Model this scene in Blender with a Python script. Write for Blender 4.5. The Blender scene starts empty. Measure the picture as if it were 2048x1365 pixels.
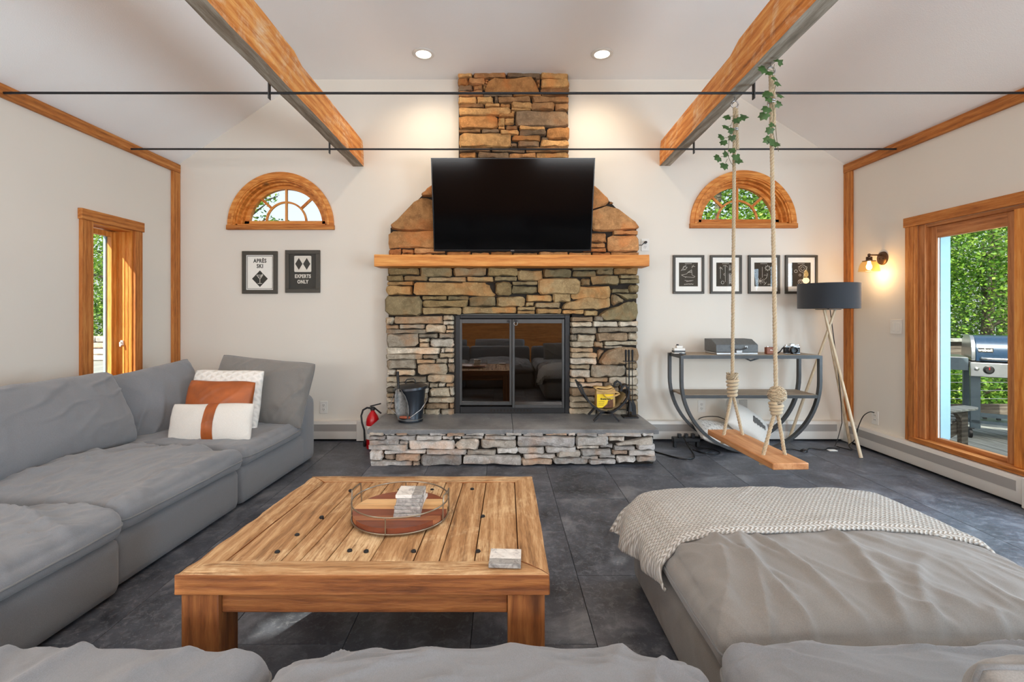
import bpy, bmesh, math, random
import numpy as np
from mathutils import Vector, Matrix, noise, geometry
from math import pi, sin, cos, radians as R
random.seed(7)
SC = bpy.context.scene
COL = SC.collection

# ------------------------------------------------------------------ camera, world, sun, exposure
cam_d = bpy.data.cameras.new('camera'); cam = bpy.data.objects.new('camera', cam_d); COL.objects.link(cam)
cam.location = (0, 0, 1.2); cam.rotation_euler = (R(90), 0, 0)
cam_d.lens = 17.0; cam_d.sensor_width = 36.0
cam_d.shift_x = 21 / 2048; cam_d.shift_y = -57.5 / 2048
cam_d.clip_start = 0.02; cam_d.clip_end = 200
SC.camera = cam
SC.view_settings.view_transform = 'Standard'; SC.view_settings.look = 'None'
SC.view_settings.gamma = 1.0; SC.view_settings.use_curve_mapping = False
SC.view_settings.exposure = 0.40
try:
    SC.cycles.use_denoising = True
    SC.cycles.max_bounces = 10; SC.cycles.diffuse_bounces = 6; SC.cycles.glossy_bounces = 5
    SC.cycles.transparent_max_bounces = 16; SC.cycles.sample_clamp_indirect = 6.0
    SC.cycles.caustics_reflective = False; SC.cycles.caustics_refractive = False
except Exception:
    pass
wd = bpy.data.worlds.new('world'); SC.world = wd; wd.use_nodes = True
_n = wd.node_tree.nodes; _l = wd.node_tree.links; _n.clear()
_o = _n.new('ShaderNodeOutputWorld'); _b = _n.new('ShaderNodeBackground'); _s = _n.new('ShaderNodeTexSky')
_s.sky_type = 'NISHITA'; _s.sun_disc = False; _s.sun_elevation = R(48); _s.sun_rotation = R(200); _s.altitude = 300
_s.air_density = 1.0; _s.dust_density = 6.0; _s.ozone_density = 1.0
_b.inputs[1].default_value = 0.26
_m = _n.new('ShaderNodeMix'); _m.data_type = 'RGBA'; _m.inputs[0].default_value = .5; _m.inputs[7].default_value = (3.9, 4.05, 4.2, 1)   # hazy bright sky
_l.new(_s.outputs[0], _m.inputs[6]); _l.new(_m.outputs[2], _b.inputs[0]); _l.new(_b.outputs[0], _o.inputs[0])

def lamp(kind, name, loc, energy, color=(1, 1, 1), direction=None, **kw):
    d = bpy.data.lights.new(name, kind); d.energy = energy; d.color = color
    for k, v in kw.items(): setattr(d, k, v)
    o = bpy.data.objects.new(name, d); COL.objects.link(o); o.location = loc
    if direction is not None:
        o.rotation_euler = Vector(direction).to_track_quat('-Z', 'Y').to_euler()
    return o
lamp('SUN', 'sun', (0, -10, 20), 7.0, (1.0, 0.93, 0.80), (0.42, 0.75, -0.65), angle=R(0.6))
# area fills added as daylight, at windows and a door invented out of view
lamp('AREA', 'added_fill_rear_a', (-1.55, -2.70, 1.72), 72, (0.97, 0.98, 1.0), (0.05, 1, 0.85), shape='RECTANGLE', size=1.9, size_y=1.1)
lamp('AREA', 'added_fill_rear_b', (1.75, -2.70, 1.72), 72, (0.97, 0.98, 1.0), (-0.05, 1, 0.85), shape='RECTANGLE', size=1.9, size_y=1.1)
lamp('AREA', 'added_fill_right', (3.16, -0.9, 1.15), 105, (0.68, 0.84, 1.0), (-1, 0.35, 0.40), shape='RECTANGLE', size=1.7, size_y=1.6)
lamp('AREA', 'added_fill_left', (-2.98, -0.9, 1.3), 40, (0.95, 0.97, 1.0), (1, 0.2, 0.6), shape='RECTANGLE', size=1.5, size_y=1.3)

lamp('AREA', 'added_fill_glass_door', (3.72, 2.56, 1.25), 60, (0.62, 0.80, 1.0), (-1, 0.05, -0.12), shape='RECTANGLE', size=0.9, size_y=1.6)  # unseen area fill, added outside the off-frame door panel to stand in for daylight

# ------------------------------------------------------------------ helpers
F = 967.1
def W(px, py, Y):
    return ((px - 1003) * Y / F, Y, 1.2 - (py - 625) * Y / F)

class MB:
    def __init__(s): s.v = []; s.f = []; s.xf = None
    def add(s, vs, fs):
        b = len(s.v)
        if s.xf is not None: vs = [tuple(s.xf @ Vector(p)) for p in vs]
        s.v += [tuple(p) for p in vs]; s.f += [tuple(i + b for i in f) for f in fs]
        return s
    def box(s, x0, x1, y0, y1, z0, z1):
        return s.add([(x0,y0,z0),(x1,y0,z0),(x1,y1,z0),(x0,y1,z0),(x0,y0,z1),(x1,y0,z1),(x1,y1,z1),(x0,y1,z1)],
                     [(0,3,2,1),(4,5,6,7),(0,1,5,4),(1,2,6,5),(2,3,7,6),(3,0,4,7)])
    def bar(s, a, b, w, h, up=(0, 0, 1)):
        a = Vector(a); b = Vector(b); d = (b - a).normalized(); u = Vector(up)
        sd = d.cross(u)
        if sd.length < 1e-5: sd = d.cross(Vector((1, 0, 0)))
        sd.normalize(); u = sd.cross(d).normalized()
        P = []
        for p in (a, b):
            for i, j in ((-1,-1),(1,-1),(1,1),(-1,1)): P.append(p + sd * (i*w/2) + u * (j*h/2))
        return s.add(P, [(0,1,2,3),(7,6,5,4),(0,4,5,1),(1,5,6,2),(2,6,7,3),(3,7,4,0)])
    def tube(s, pts, r, n=8, closed=False):
        pts = [Vector(p) for p in pts]; m = len(pts); rs = r if isinstance(r, (list, tuple)) else [r]*m
        t0 = (pts[1] - pts[0]).normalized(); nn = t0.orthogonal().normalized(); V = []; Fs = []
        for i, p in enumerate(pts):
            if closed: t = (pts[(i+1) % m] - pts[i-1])
            else: t = pts[min(i+1, m-1)] - pts[max(i-1, 0)]
            t = t.normalized() if t.length > 1e-9 else t0
            nn = (nn - t * nn.dot(t)); nn = nn.normalized() if nn.length > 1e-6 else t.orthogonal().normalized()
            bb = t.cross(nn)
            for k in range(n):
                a = 2*pi*k/n; V.append(p + nn*(cos(a)*rs[i]) + bb*(sin(a)*rs[i]))
        for i in range(m if closed else m-1):
            j = (i+1) % m
            for k in range(n):
                k2 = (k+1) % n; Fs.append((i*n+k, i*n+k2, j*n+k2, j*n+k))
        if not closed: Fs += [tuple(range(n))[::-1], tuple((m-1)*n+k for k in range(n))]
        return s.add(V, Fs)
    def strap(s, pts, w, t, wdir=(0, 1, 0)):
        """flat bar swept along pts: width w along wdir, thickness t across"""
        pts = [Vector(p) for p in pts]; wd_ = Vector(wdir).normalized(); V = []; m = len(pts); Fs = []
        for i, p in enumerate(pts):
            tg = (pts[min(i+1, m-1)] - pts[max(i-1, 0)]).normalized(); nn = tg.cross(wd_).normalized()
            for a, b in ((-1,-1),(1,-1),(1,1),(-1,1)): V.append(p + wd_*(a*w/2) + nn*(b*t/2))
        for i in range(m-1):
            for k in range(4): Fs.append((i*4+k, i*4+(k+1)%4, (i+1)*4+(k+1)%4, (i+1)*4+k))
        Fs += [(3,2,1,0), tuple((m-1)*4+k for k in range(4))]
        return s.add(V, Fs)
    def lathe(s, prof, c=(0,0,0), n=24, axis='z'):
        V = []; Fs = []; m = len(prof)
        for r, z in prof:
            for k in range(n):
                a = 2*pi*k/n; x, y = r*cos(a), r*sin(a)
                V.append((c[0]+x, c[1]+y, c[2]+z) if axis == 'z' else ((c[0]+x, c[1]+z, c[2]+y) if axis == 'y' else (c[0]+z, c[1]+x, c[2]+y)))
        for i in range(m-1):
            for k in range(n): Fs.append((i*n+k, i*n+(k+1)%n, (i+1)*n+(k+1)%n, (i+1)*n+k))
        if prof[0][0] > 1e-6: Fs.append(tuple(range(n))[::-1])
        if prof[-1][0] > 1e-6: Fs.append(tuple((m-1)*n+k for k in range(n)))
        return s.add(V, Fs)
    def prism(s, poly, a0, a1, axis='y'):
        """poly: 2-D outline, extruded along axis from a0 to a1 (y: poly is x,z; x: poly is y,z; z: poly is x,y)"""
        n = len(poly)
        def pt(p, a): return (p[0], a, p[1]) if axis == 'y' else ((a, p[0], p[1]) if axis == 'x' else (p[0], p[1], a))
        V = [pt(p, a0) for p in poly] + [pt(p, a1) for p in poly]
        Fs = [tuple(range(n)), tuple(range(2*n-1, n-1, -1))] + [(i, i+n, (i+1)%n+n, (i+1)%n) for i in range(n)]
        return s.add(V, Fs)
    def ring(s, cx, cz, r0, r1, y0, y1, a0=0, a1=pi, n=32):
        V = []; Fs = []
        for i in range(n+1):
            a = a0 + (a1-a0)*i/n; c_, s_ = cos(a), sin(a)
            V += [(cx+r0*c_, y0, cz+r0*s_), (cx+r1*c_, y0, cz+r1*s_), (cx+r1*c_, y1, cz+r1*s_), (cx+r0*c_, y1, cz+r0*s_)]
        for i in range(n):
            for k in range(4): Fs.append((i*4+k, i*4+(k+1)%4, i*4+4+(k+1)%4, i*4+4+k))
        if abs(a1 - a0) < 2*pi - 1e-4: Fs += [(0,1,2,3), tuple(n*4+k for k in (3,2,1,0))]
        return s.add(V, Fs)

XF = {}     # thing name -> world matrix, for parts modelled in world coordinates
def thing(name, label, cat, loc=(0, 0, 0), rz=0, group=None, kind=None):
    o = bpy.data.objects.new(name, None); COL.objects.link(o); o.empty_display_size = .05
    o.location = loc; o.rotation_euler = (0, 0, rz)
    XF[o.name] = Matrix.Translation(Vector(loc)) @ Matrix.Rotation(rz, 4, 'Z')
    return tag(o, label, cat, group, kind)
def tag(o, label=None, cat=None, group=None, kind=None):
    if label: o['label'] = label
    if cat: o['category'] = cat
    if group: o['group'] = group
    if kind: o['kind'] = kind
    return o
def build(mb, name, mat, parent=None, world=True, smooth=None, bevel=0, seg=2, fix=True, center=False, label=None, color=None):
    v = mb.v; loc = None
    if parent is not None and world and parent.name in XF:
        iv = XF[parent.name].inverted()
        if iv != Matrix.Identity(4): v = [tuple(iv @ Vector(p)) for p in v]
    if center:
        a = np.array(v); c = (a.min(0) + a.max(0)) / 2; v = [tuple(p) for p in a - c]; loc = tuple(c)
    me = bpy.data.meshes.new(name); me.from_pydata(v, [], mb.f); me.update()
    if fix:
        bm = bmesh.new(); bm.from_mesh(me); bmesh.ops.recalc_face_normals(bm, faces=bm.faces); bm.to_mesh(me); bm.free()
    if smooth is not None:
        me.polygons.foreach_set('use_smooth', [True]*len(me.polygons))
        if smooth < 180: me.set_sharp_from_angle(angle=R(smooth))
    o = bpy.data.objects.new(name, me); COL.objects.link(o)
    if mat: me.materials.append(mat)
    if parent is not None: o.parent = parent
    if loc: o.location = loc
    if bevel:
        m = o.modifiers.new('bevel', 'BEVEL'); m.width = bevel; m.segments = seg; m.limit_method = 'ANGLE'; m.angle_limit = R(40)
        me.polygons.foreach_set('use_smooth', [True]*len(me.polygons)); me.set_sharp_from_angle(angle=R(60))
    if label: o['label'] = label
    if color: o.color = (*color, 1)
    if parent is not None and parent.name in XF:
        M = XF[parent.name]
        XF[o.name] = M @ Matrix.Translation(Vector(loc)) if loc else M.copy()
    return o
def bx(x0, x1, y0, y1, z0, z1): return MB().box(x0, x1, y0, y1, z0, z1)
def struct(o): o['kind'] = 'structure'; return o
def text_mesh(body, size, depth=0.0006, spacing=1.0, bold=0.0):
    cu = bpy.data.curves.new('txt', 'FONT'); cu.body = body; cu.size = size; cu.align_x = 'CENTER'; cu.align_y = 'CENTER'
    cu.extrude = depth; cu.space_character = spacing; cu.offset = bold; cu.resolution_u = 3
    ob = bpy.data.objects.new('txt', cu); COL.objects.link(ob)
    dg = bpy.context.evaluated_depsgraph_get(); me = bpy.data.meshes.new_from_object(ob.evaluated_get(dg))
    bpy.data.objects.remove(ob); return me
def text_mb(body, size, M, depth=0.0006, spacing=1.0, bold=0.0, sx=1.0):
    me = text_mesh(body, size, depth, spacing, bold); mb = MB(); mb.xf = M
    mb.add([(v.co.x*sx, v.co.y, v.co.z) for v in me.vertices], [tuple(p.vertices) for p in me.polygons])
    bpy.data.meshes.remove(me); return mb
def wallM(x, y, z): return Matrix.Translation((x, y, z)) @ Matrix.Rotation(R(90), 4, 'X')   # text on a plane facing -Y

# ------------------------------------------------------------------ materials
def L(c):   # sRGB 0-255 -> linear
    return tuple((x/255/12.92 if x/255 <= .04045 else ((x/255+.055)/1.055)**2.4) for x in c)
class NT:
    def __init__(s, name):
        s.m = bpy.data.materials.new(name); s.m.use_nodes = True; s.t = s.m.node_tree; s.n = s.t.nodes; s.l = s.t.links
        s.b = s.n['Principled BSDF']; s.out = s.n['Material Output']
    def new(s, typ, **kw):
        x = s.n.new(typ)
        for k, v in kw.items(): setattr(x, k, v)
        return x
    def link(s, a, b): s.l.new(a, b)
    def setin(s, node, **kw):
        for k, v in kw.items(): node.inputs[k.replace('_', ' ')].default_value = v
    def coords(s, scale=(1, 1, 1), kind='Object', rot=(0, 0, 0), rnd=True):
        mp = s.new('ShaderNodeMapping'); mp.inputs['Scale'].default_value = scale; mp.inputs['Rotation'].default_value = rot
        if kind == 'World': src = s.new('ShaderNodeNewGeometry').outputs['Position']
        else: src = s.new('ShaderNodeTexCoord').outputs[kind]
        if rnd:
            oi = s.new('ShaderNodeObjectInfo'); ad = s.new('ShaderNodeVectorMath', operation='MULTIPLY_ADD')
            cb = s.new('ShaderNodeCombineXYZ')
            for i in range(3): s.link(oi.outputs['Random'], cb.inputs[i])
            s.link(cb.outputs[0], ad.inputs[0]); ad.inputs[1].default_value = (7.3, 5.1, 9.7); s.link(src, ad.inputs[2]); src = ad.outputs[0]
        s.link(src, mp.inputs['Vector']); return mp.outputs[0]
    def noise(s, vec, scale=1, detail=4, rough=.55, dist=0.0):
        x = s.new('ShaderNodeTexNoise'); s.setin(x, Scale=scale, Detail=detail, Roughness=rough, Distortion=dist)
        s.link(vec, x.inputs['Vector']); return x.outputs['Fac']
    def ramp(s, fac, stops):
        x = s.new('ShaderNodeValToRGB'); e = x.color_ramp.elements
        while len(e) < len(stops): e.new(.5)
        for i, (p, c) in enumerate(stops): e[i].position = p; e[i].color = (*c, 1) if len(c) == 3 else c
        s.link(fac, x.inputs[0]); return x.outputs[0]
    def mix(s, fac, a, b, mode='MIX'):
        x = s.new('ShaderNodeMix', data_type='RGBA', blend_type=mode)
        for sock, val in ((x.inputs[0], fac), (x.inputs[6], a), (x.inputs[7], b)):
            if hasattr(val, 'is_output'): s.link(val, sock)
            elif isinstance(val, (int, float)): sock.default_value = val
            else: sock.default_value = (*val, 1)
        return x.outputs[2]
    def math(s, op, a, b=0.0, c=None):
        x = s.new('ShaderNodeMath', operation=op)
        for i, v in enumerate((a, b) if c is None else (a, b, c)):
            if hasattr(v, 'is_output'): s.link(v, x.inputs[i])
            else: x.inputs[i].default_value = v
        return x.outputs[0]
    def bump(s, h, strength=.3, dist=.01):
        x = s.new('ShaderNodeBump'); s.setin(x, Strength=strength, Distance=dist); s.link(h, x.inputs['Height'])
        s.link(x.outputs[0], s.b.inputs['Normal']); return x
    def base(s, c):
        if hasattr(c, 'is_output'): s.link(c, s.b.inputs['Base Color'])
        else: s.b.inputs['Base Color'].default_value = (*c, 1)
def plain(name, c, rough=.5, metal=0.0, var=.06, vs=30, bump=0.0, spec=.5):
    t = NT(name); v = t.coords()
    n = t.noise(v, vs, 3); lo = tuple(x*(1-var) for x in c); hi = tuple(min(1, x*(1+var)) for x in c)
    t.base(t.ramp(n, [(.3, lo), (.7, hi)])); t.setin(t.b, Roughness=rough, Metallic=metal)
    t.b.inputs['Specular IOR Level'].default_value = spec
    if bump: t.bump(n, bump, .003)
    return t.m
def wood(name, dark, mid, light, axis='x', rough=.6, grain=1.0, knots=True, bump=.25, wear=None):
    t = NT(name); sc = {'x': (.09, 1, 1), 'y': (1, .09, 1), 'z': (1, 1, .09)}[axis]
    v = t.coords(sc)
    big = t.noise(v, 9*grain, 4, .55, 1.2); fine = t.noise(v, 75*grain, 5, .65, .4)
    wv = t.new('ShaderNodeTexWave', wave_type='RINGS'); wv.rings_direction = axis.upper()
    t.setin(wv, Scale=7.0*grain, Distortion=5.5, Detail=3.0); wv.inputs['Detail Scale'].default_value = 1.2; t.link(v, wv.inputs['Vector'])
    f = t.math('MULTIPLY_ADD', wv.outputs['Fac'], .12, t.math('MULTIPLY', big, .44)); f = t.math('MULTIPLY_ADD', fine, .54, f)
    col = t.ramp(f, [(.30, dark), (.52, mid), (.74, light)])
    if knots:
        vo = t.new('ShaderNodeTexVoronoi'); t.setin(vo, Scale=2.6, Randomness=1.0)
        sc2 = {'x': (.5, 1, 1), 'y': (1, .5, 1), 'z': (1, 1, .5)}[axis]
        t.link(t.coords(sc2), vo.inputs['Vector'])
        k = t.ramp(vo.outputs['Distance'], [(.035, (1, 1, 1)), (.085, (0, 0, 0))])
        col = t.mix(t.math('MULTIPLY', k, .75), col, tuple(x*.35 for x in dark))
    if wear:
        wn = t.noise(t.coords((1, 1, 1)), 3.2, 6, .7, .6); wm = t.ramp(wn, [(.50, (0, 0, 0)), (.66, (1, 1, 1))])
        wf = t.math('MULTIPLY', wm, t.ramp(fine, [(.35, (0, 0, 0)), (.6, (1, 1, 1))])); col = t.mix(wf, col, wear)
    t.base(col); t.setin(t.b, Roughness=rough); t.bump(f, bump, .006); return t.m
def fabric(name, c, c2=None, weave=420, bump=.25, rough=.95, crease=0.0):
    t = NT(name); v = t.coords(); c2 = c2 or tuple(x*.72 for x in c)
    n = t.noise(v, weave, 2, .7); big = t.noise(v, 3.0, 3)
    col = t.mix(t.ramp(n, [(.3, (0, 0, 0)), (.7, (1, 1, 1))]), c2, c); col = t.mix(t.math('MULTIPLY', big, .25), col, tuple(min(1, x*1.2) for x in c))
    t.base(col); t.setin(t.b, Roughness=rough); t.b.inputs['Sheen Weight'].default_value = .25; t.b.inputs['Sheen Roughness'].default_value = .6
    if crease:
        cr = t.new('ShaderNodeTexNoise'); cr.noise_type = 'RIDGED_MULTIFRACTAL'; t.setin(cr, Scale=4.2, Detail=2.0, Roughness=.4, Distortion=1.3); t.link(t.coords((1, .4, 1)), cr.inputs['Vector'])
        b1 = t.new('ShaderNodeBump'); t.setin(b1, Strength=crease, Distance=.012); t.link(cr.outputs['Fac'], b1.inputs['Height'])
        b2 = t.bump(n, bump, .002); t.link(b1.outputs[0], b2.inputs['Normal'])
    else: t.bump(n, bump, .002)
    return t.m
def glass(name, tint=(1, 1, 1), ior=1.45, rough=0.0):
    t = NT(name); t.n.remove(t.b)
    tr = t.new('ShaderNodeBsdfTransparent'); tr.inputs[0].default_value = (*tint, 1)
    gl = t.new('ShaderNodeBsdfGlossy'); gl.inputs['Roughness'].default_value = rough
    fr = t.new('ShaderNodeFresnel'); fr.inputs[0].default_value = ior
    ge = t.new('ShaderNodeNewGeometry'); fac = t.math('MULTIPLY', fr.outputs[0], t.math('SUBTRACT', 1.0, ge.outputs['Backfacing']))
    mx = t.new('ShaderNodeMixShader'); t.link(fac, mx.inputs[0]); t.link(tr.outputs[0], mx.inputs[1]); t.link(gl.outputs[0], mx.inputs[2])
    t.link(mx.outputs[0], t.out.inputs[0]); return t.m
def emit(name, c, s):
    t = NT(name); t.base(c); t.b.inputs['Emission Color'].default_value = (*c, 1); t.b.inputs['Emission Strength'].default_value = s; return t.m
def plaster(name, c, scale=160, bump=.12):
    t = NT(name); v = t.coords(kind='World', rnd=False); n = t.noise(v, scale, 3, .6); b = t.noise(v, 1.2, 3)
    t.base(t.mix(b, tuple(x*.96 for x in c), tuple(min(1, x*1.03) for x in c))); t.setin(t.b, Roughness=.85); t.bump(n, bump, .004); return t.m
def stone_mat(name):
    t = NT(name); oi = t.new('ShaderNodeObjectInfo'); v = t.coords(kind='World', rnd=False)
    a = t.noise(v, 14, 6, .62, .4); b = t.noise(v, 75, 5, .7); c = t.noise(v, 5, 3)
    col = t.mix(t.ramp(a, [(.36, (0, 0, 0)), (.66, (1, 1, 1))]), t.mix(1.0, oi.outputs['Color'], (.60, .57, .54), 'MULTIPLY'), oi.outputs['Color'])
    col = t.mix(t.math('MULTIPLY', t.ramp(b, [(.54, (0, 0, 0)), (.72, (1, 1, 1))]), .5), col, t.mix(1.0, oi.outputs['Color'], (1.75, 1.75, 1.8), 'MULTIPLY'))
    col = t.mix(t.math('MULTIPLY', t.ramp(c, [(.52, (0, 0, 0)), (.66, (1, 1, 1))]), .45), col, t.mix(1.0, oi.outputs['Color'], (1.15, .72, .45), 'MULTIPLY'))
    t.base(col); t.setin(t.b, Roughness=.85); t.b.inputs['Specular IOR Level'].default_value = .3
    t.bump(t.math('MULTIPLY_ADD', b, .45, a), .75, .016); return t.m
def slate(name, lo, mid, hi):
    t = NT(name); v = t.coords(kind='World', rnd=True); a = t.noise(v, 3.2, 6, .62, .5); b = t.noise(v, 26, 6, .68, .6); c = t.noise(v, 140, 3, .6)
    col = t.ramp(a, [(.30, lo), (.55, mid), (.80, hi)])
    col = t.mix(t.math('MULTIPLY', t.ramp(b, [(.50, (0, 0, 0)), (.74, (1, 1, 1))]), .55), col, hi)
    col = t.mix(t.math('MULTIPLY', t.ramp(c, [(.62, (0, 0, 0)), (.75, (1, 1, 1))]), .35), col, tuple(min(1, x*1.8) for x in hi))
    t.base(col); t.setin(t.b, Roughness=.42)
    t.link(t.ramp(b, [(.3, (.34, .34, .34)), (.75, (.60, .60, .60))]), t.b.inputs['Roughness'])
    t.bump(t.math('MULTIPLY_ADD', c, .3, b), .22, .004); return t.m

M = {}
M['wall'] = plaster('wall_paint', L((222, 216, 205)), 220, .06)
M['ceiling'] = plaster('ceiling_texture', L((246, 245, 243)), 150, .35)
WD, WMD, WL = L((140, 74, 20)), L((206, 126, 48)), L((232, 168, 88))
for ax in 'xyz': M['pine_'+ax] = wood('stained_pine_'+ax, WD, WMD, WL, ax, .5)
for ax in 'xyz': M['trim_'+ax] = wood('rough_trim_'+ax, L((108, 56, 16)), L((178, 106, 42)), L((206, 142, 74)), ax, .7, 1.3, True, .5)
for ax in 'xyz': M['door_'+ax] = wood('oak_door_'+ax, L((118, 66, 28)), L((178, 112, 60)), L((202, 142, 88)), ax, .5, 1.6, False, .2)
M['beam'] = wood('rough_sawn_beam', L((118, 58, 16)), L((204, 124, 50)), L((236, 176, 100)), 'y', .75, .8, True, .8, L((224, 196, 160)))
M['beam_under'] = wood('grey_beam_underside', L((92, 80, 66)), L((140, 126, 108)), L((186, 176, 160)), 'y', .85, .9, True, .8)
M['mantel'] = wood('mantel_timber', L((126, 66, 20)), L((206, 128, 52)), L((232, 168, 88)), 'x', .6, .7, True, .5)
for ax in 'xyz': M['table_'+ax] = wood('reclaimed_pine_'+ax, L((92, 60, 32)), L((166, 122, 78)), L((206, 168, 122)), ax, .7, 1.9, True, .9, L((222, 192, 148)))
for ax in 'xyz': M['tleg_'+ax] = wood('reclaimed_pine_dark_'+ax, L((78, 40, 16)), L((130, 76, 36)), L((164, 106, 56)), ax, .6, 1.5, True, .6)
M['greywood'] = wood('grey_oak_shelf', L((104, 88, 72)), L((148, 128, 106)), L((182, 164, 140)), 'x', .55, 1.6, False, .2)
M['swing'] = wood('swing_seat_wood', L((140, 86, 46)), L((182, 124, 76)), L((206, 154, 106)), 'y', .5, .7, False, .25)
M['lampwood'] = wood('pale_ash', L((150, 126, 96)), L((198, 176, 144)), L((218, 200, 172)), 'z', .55, 1.5, False, .15)
M['deckwood'] = wood('weathered_deck', L((96, 98, 96)), L((138, 140, 136)), L((176, 178, 172)), 'y', .85, 1.0, False, .5)
M['darkrail'] = wood('old_rail_board', L((44, 40, 36)), L((82, 74, 66)), L((120, 112, 102)), 'x', .85, 1.0, False, .5)
M['fabric'] = fabric('grey_linen_sofa', L((121, 123, 127)), crease=1.0)
M['fabric_warm'] = fabric('grey_brown_linen', L((126, 122, 117)), crease=1.0)
M['piping'] = fabric('grey_linen_piping', L((112, 112, 112)))
M['white_fabric'] = fabric('off_white_cotton', L((226, 222, 214)), L((200, 196, 188)))
M['leather'] = plain('cognac_leather', L((158, 82, 34)), .42, 0, .28, 9, .25)
M['metal_dark'] = plain('dark_grey_steel', L((74, 74, 74)), .45, .6, .1, 20)
M['black'] = plain('matt_black_metal', L((30, 30, 32)), .45, .3, .12, 20)
M['black_plastic'] = plain('black_plastic', L((22, 22, 24)), .4, 0, .05)
M['bronze'] = plain('oiled_bronze', L((92, 70, 54)), .35, .8, .12)
M['chrome'] = plain('brushed_steel', L((190, 190, 190)), .28, 1.0, .05)
M['nickel'] = plain('pewter_wire', L((150, 138, 120)), .35, .9, .08)
M['white_plastic'] = plain('white_plastic', L((224, 221, 214)), .4, 0, .02)
M['white_metal'] = plain('white_enamel', L((222, 218, 210)), .38, 0, .03, 5)
M['stone'] = stone_mat('fieldstone')
M['bluestone'] = slate('bluestone_slab', L((92, 93, 96)), L((126, 127, 128)), L((156, 155, 153)))
M['mortar'] = plain('dark_joint', L((40, 34, 28)), .95, 0, .3, 40)
M['tile'] = slate('slate_floor_tile', L((48, 51, 58)), L((84, 88, 97)), L((144, 147, 153)))
M['grout'] = plain('dark_floor_joint', L((26, 25, 25)), .9)
M['screen'] = plain('television_screen', L((7, 7, 8)), .10, 0, 0, 5, 0, .18)
M['glass'] = glass('window_glass', (.96, .985, .98), 1.30)
M['picture_glass'] = glass('picture_glass', (1, 1, 1), 1.42)
M['fire_glass'] = glass('fireplace_glass', (.66, .60, .54), 2.5)
M['rope'] = fabric('manila_rope', L((196, 178, 148)), L((150, 128, 96)), 500, .4)
M['ivy'] = plain('ivy_leaf', L((52, 82, 36)), .5, 0, .35, 30)
M['stem'] = plain('vine_stem', L((96, 92, 60)), .7)
M['navy'] = fabric('dark_lamp_shade', L((36, 40, 46)), L((22, 25, 30)), 600, .2)
M['red'] = plain('red_enamel', L((190, 16, 24)), .28, 0, .04)
M['bucket'] = plain('black_enamel', L((44, 48, 54)), .32, .5, .12, 12)
M['blue_trim'] = plain('blue_painted_trim', L((150, 182, 200)), .6, 0, .04)
M['frame'] = plain('charcoal_frame', L((66, 62, 54)), .5, 0, .08)
M['paper'] = plain('white_paper', L((244, 242, 234)), .8, 0, .015)
M['print_dark'] = plain('dark_print', L((50, 44, 32)), .8, 0, .12, 8)
M['ink_dark'] = plain('dark_ink', L((48, 46, 40)), .8)
M['ink_white'] = plain('white_ink', L((224, 220, 208)), .8)
M['yellow'] = plain('yellow_print', L((240, 206, 30)), .6, 0, .03)
M['tan'] = plain('tan_kraft', L((200, 168, 110)), .75, 0, .14, 14, .15)
M['marble'] = None
def marble(name):
    t = NT(name); v = t.coords((1, 1, 1)); n = t.noise(v, 22, 8, .7, 1.5)
    t.base(t.ramp(n, [(.34, L((150, 148, 146))), (.46, L((214, 210, 204))), (.7, L((236, 233, 227)))])); t.setin(t.b, Roughness=.35); return t.m
M['marble'] = marble('white_marble')
t_ = NT('grey_marble'); n_ = t_.noise(t_.coords(), 30, 8, .7, 1.5); t_.base(t_.ramp(n_, [(.35, L((112, 110, 108))), (.6, L((172, 169, 165)))])); t_.setin(t_.b, Roughness=.4); M['marble_grey'] = t_.m
# ------------------------------------------------------------------ room shell
XL, XR, YB, YF, ZS, ZF = -3.045, 3.242, 4.55, -2.8, 2.588, 3.393
XA, XC = -1.873, 1.98
TL = struct(build(bx(XL-.2, XR+.2, YF-.2, YB+.2, -.10, -.005), 'floor', M['grout']))
full = None
for k in range(-7, 9):
    xa, xb = -.112 + .457*k, -.112 + .457*(k+1)
    off = 1.747 + (.457 if (k % 2) else 0.0) - .914*3
    for j in range(0, 8):
        ya, yb = off + .914*j, off + .914*(j+1)
        a0, a1, b0, b1 = max(xa, XL), min(xb, XR), max(ya, -.3), min(yb, YB)
        if a1 - a0 < .03 or b1 - b0 < .03: continue
        whole = abs(a1-a0-.457) < 1e-4 and abs(b1-b0-.914) < 1e-4
        if whole and full is not None:
            o = full.copy(); COL.objects.link(o); o.parent = TL; o.location = ((a0+a1)/2, (b0+b1)/2, -.0035)
        else:
            o = build(bx(a0+.0012, a1-.0012, b0+.0012, b1-.0012, -.007, 0), 'tile', M['tile'], TL, center=True, bevel=.0010, seg=1)
            if whole: full = o
def side_wall(name, x0, x1, holes):
    mb = MB(); ys = sorted(holes); y = YF
    for (a, b, c, d) in ys:
        mb.box(x0, x1, y, a, 0, ZS); mb.box(x0, x1, a, b, 0, c); mb.box(x0, x1, a, b, d, ZS); y = b
    mb.box(x0, x1, y, YB, 0, ZS)
    return struct(build(mb, name, M['wall']))
side_wall('wall_left', XL-.2, XL, [(-1.65, -.15, .65, 1.95), (3.58, 3.99, .45, 1.873)])
side_wall('wall_right', XR, XR+.2, [(-1.75, -.05, .19, 1.873), (2.12, 3.763, .19, 1.873)])
GABLE = [(XL, 0), (XR, 0), (XR, ZS), (XC, ZF), (XA, ZF), (XL, ZS)]
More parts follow.
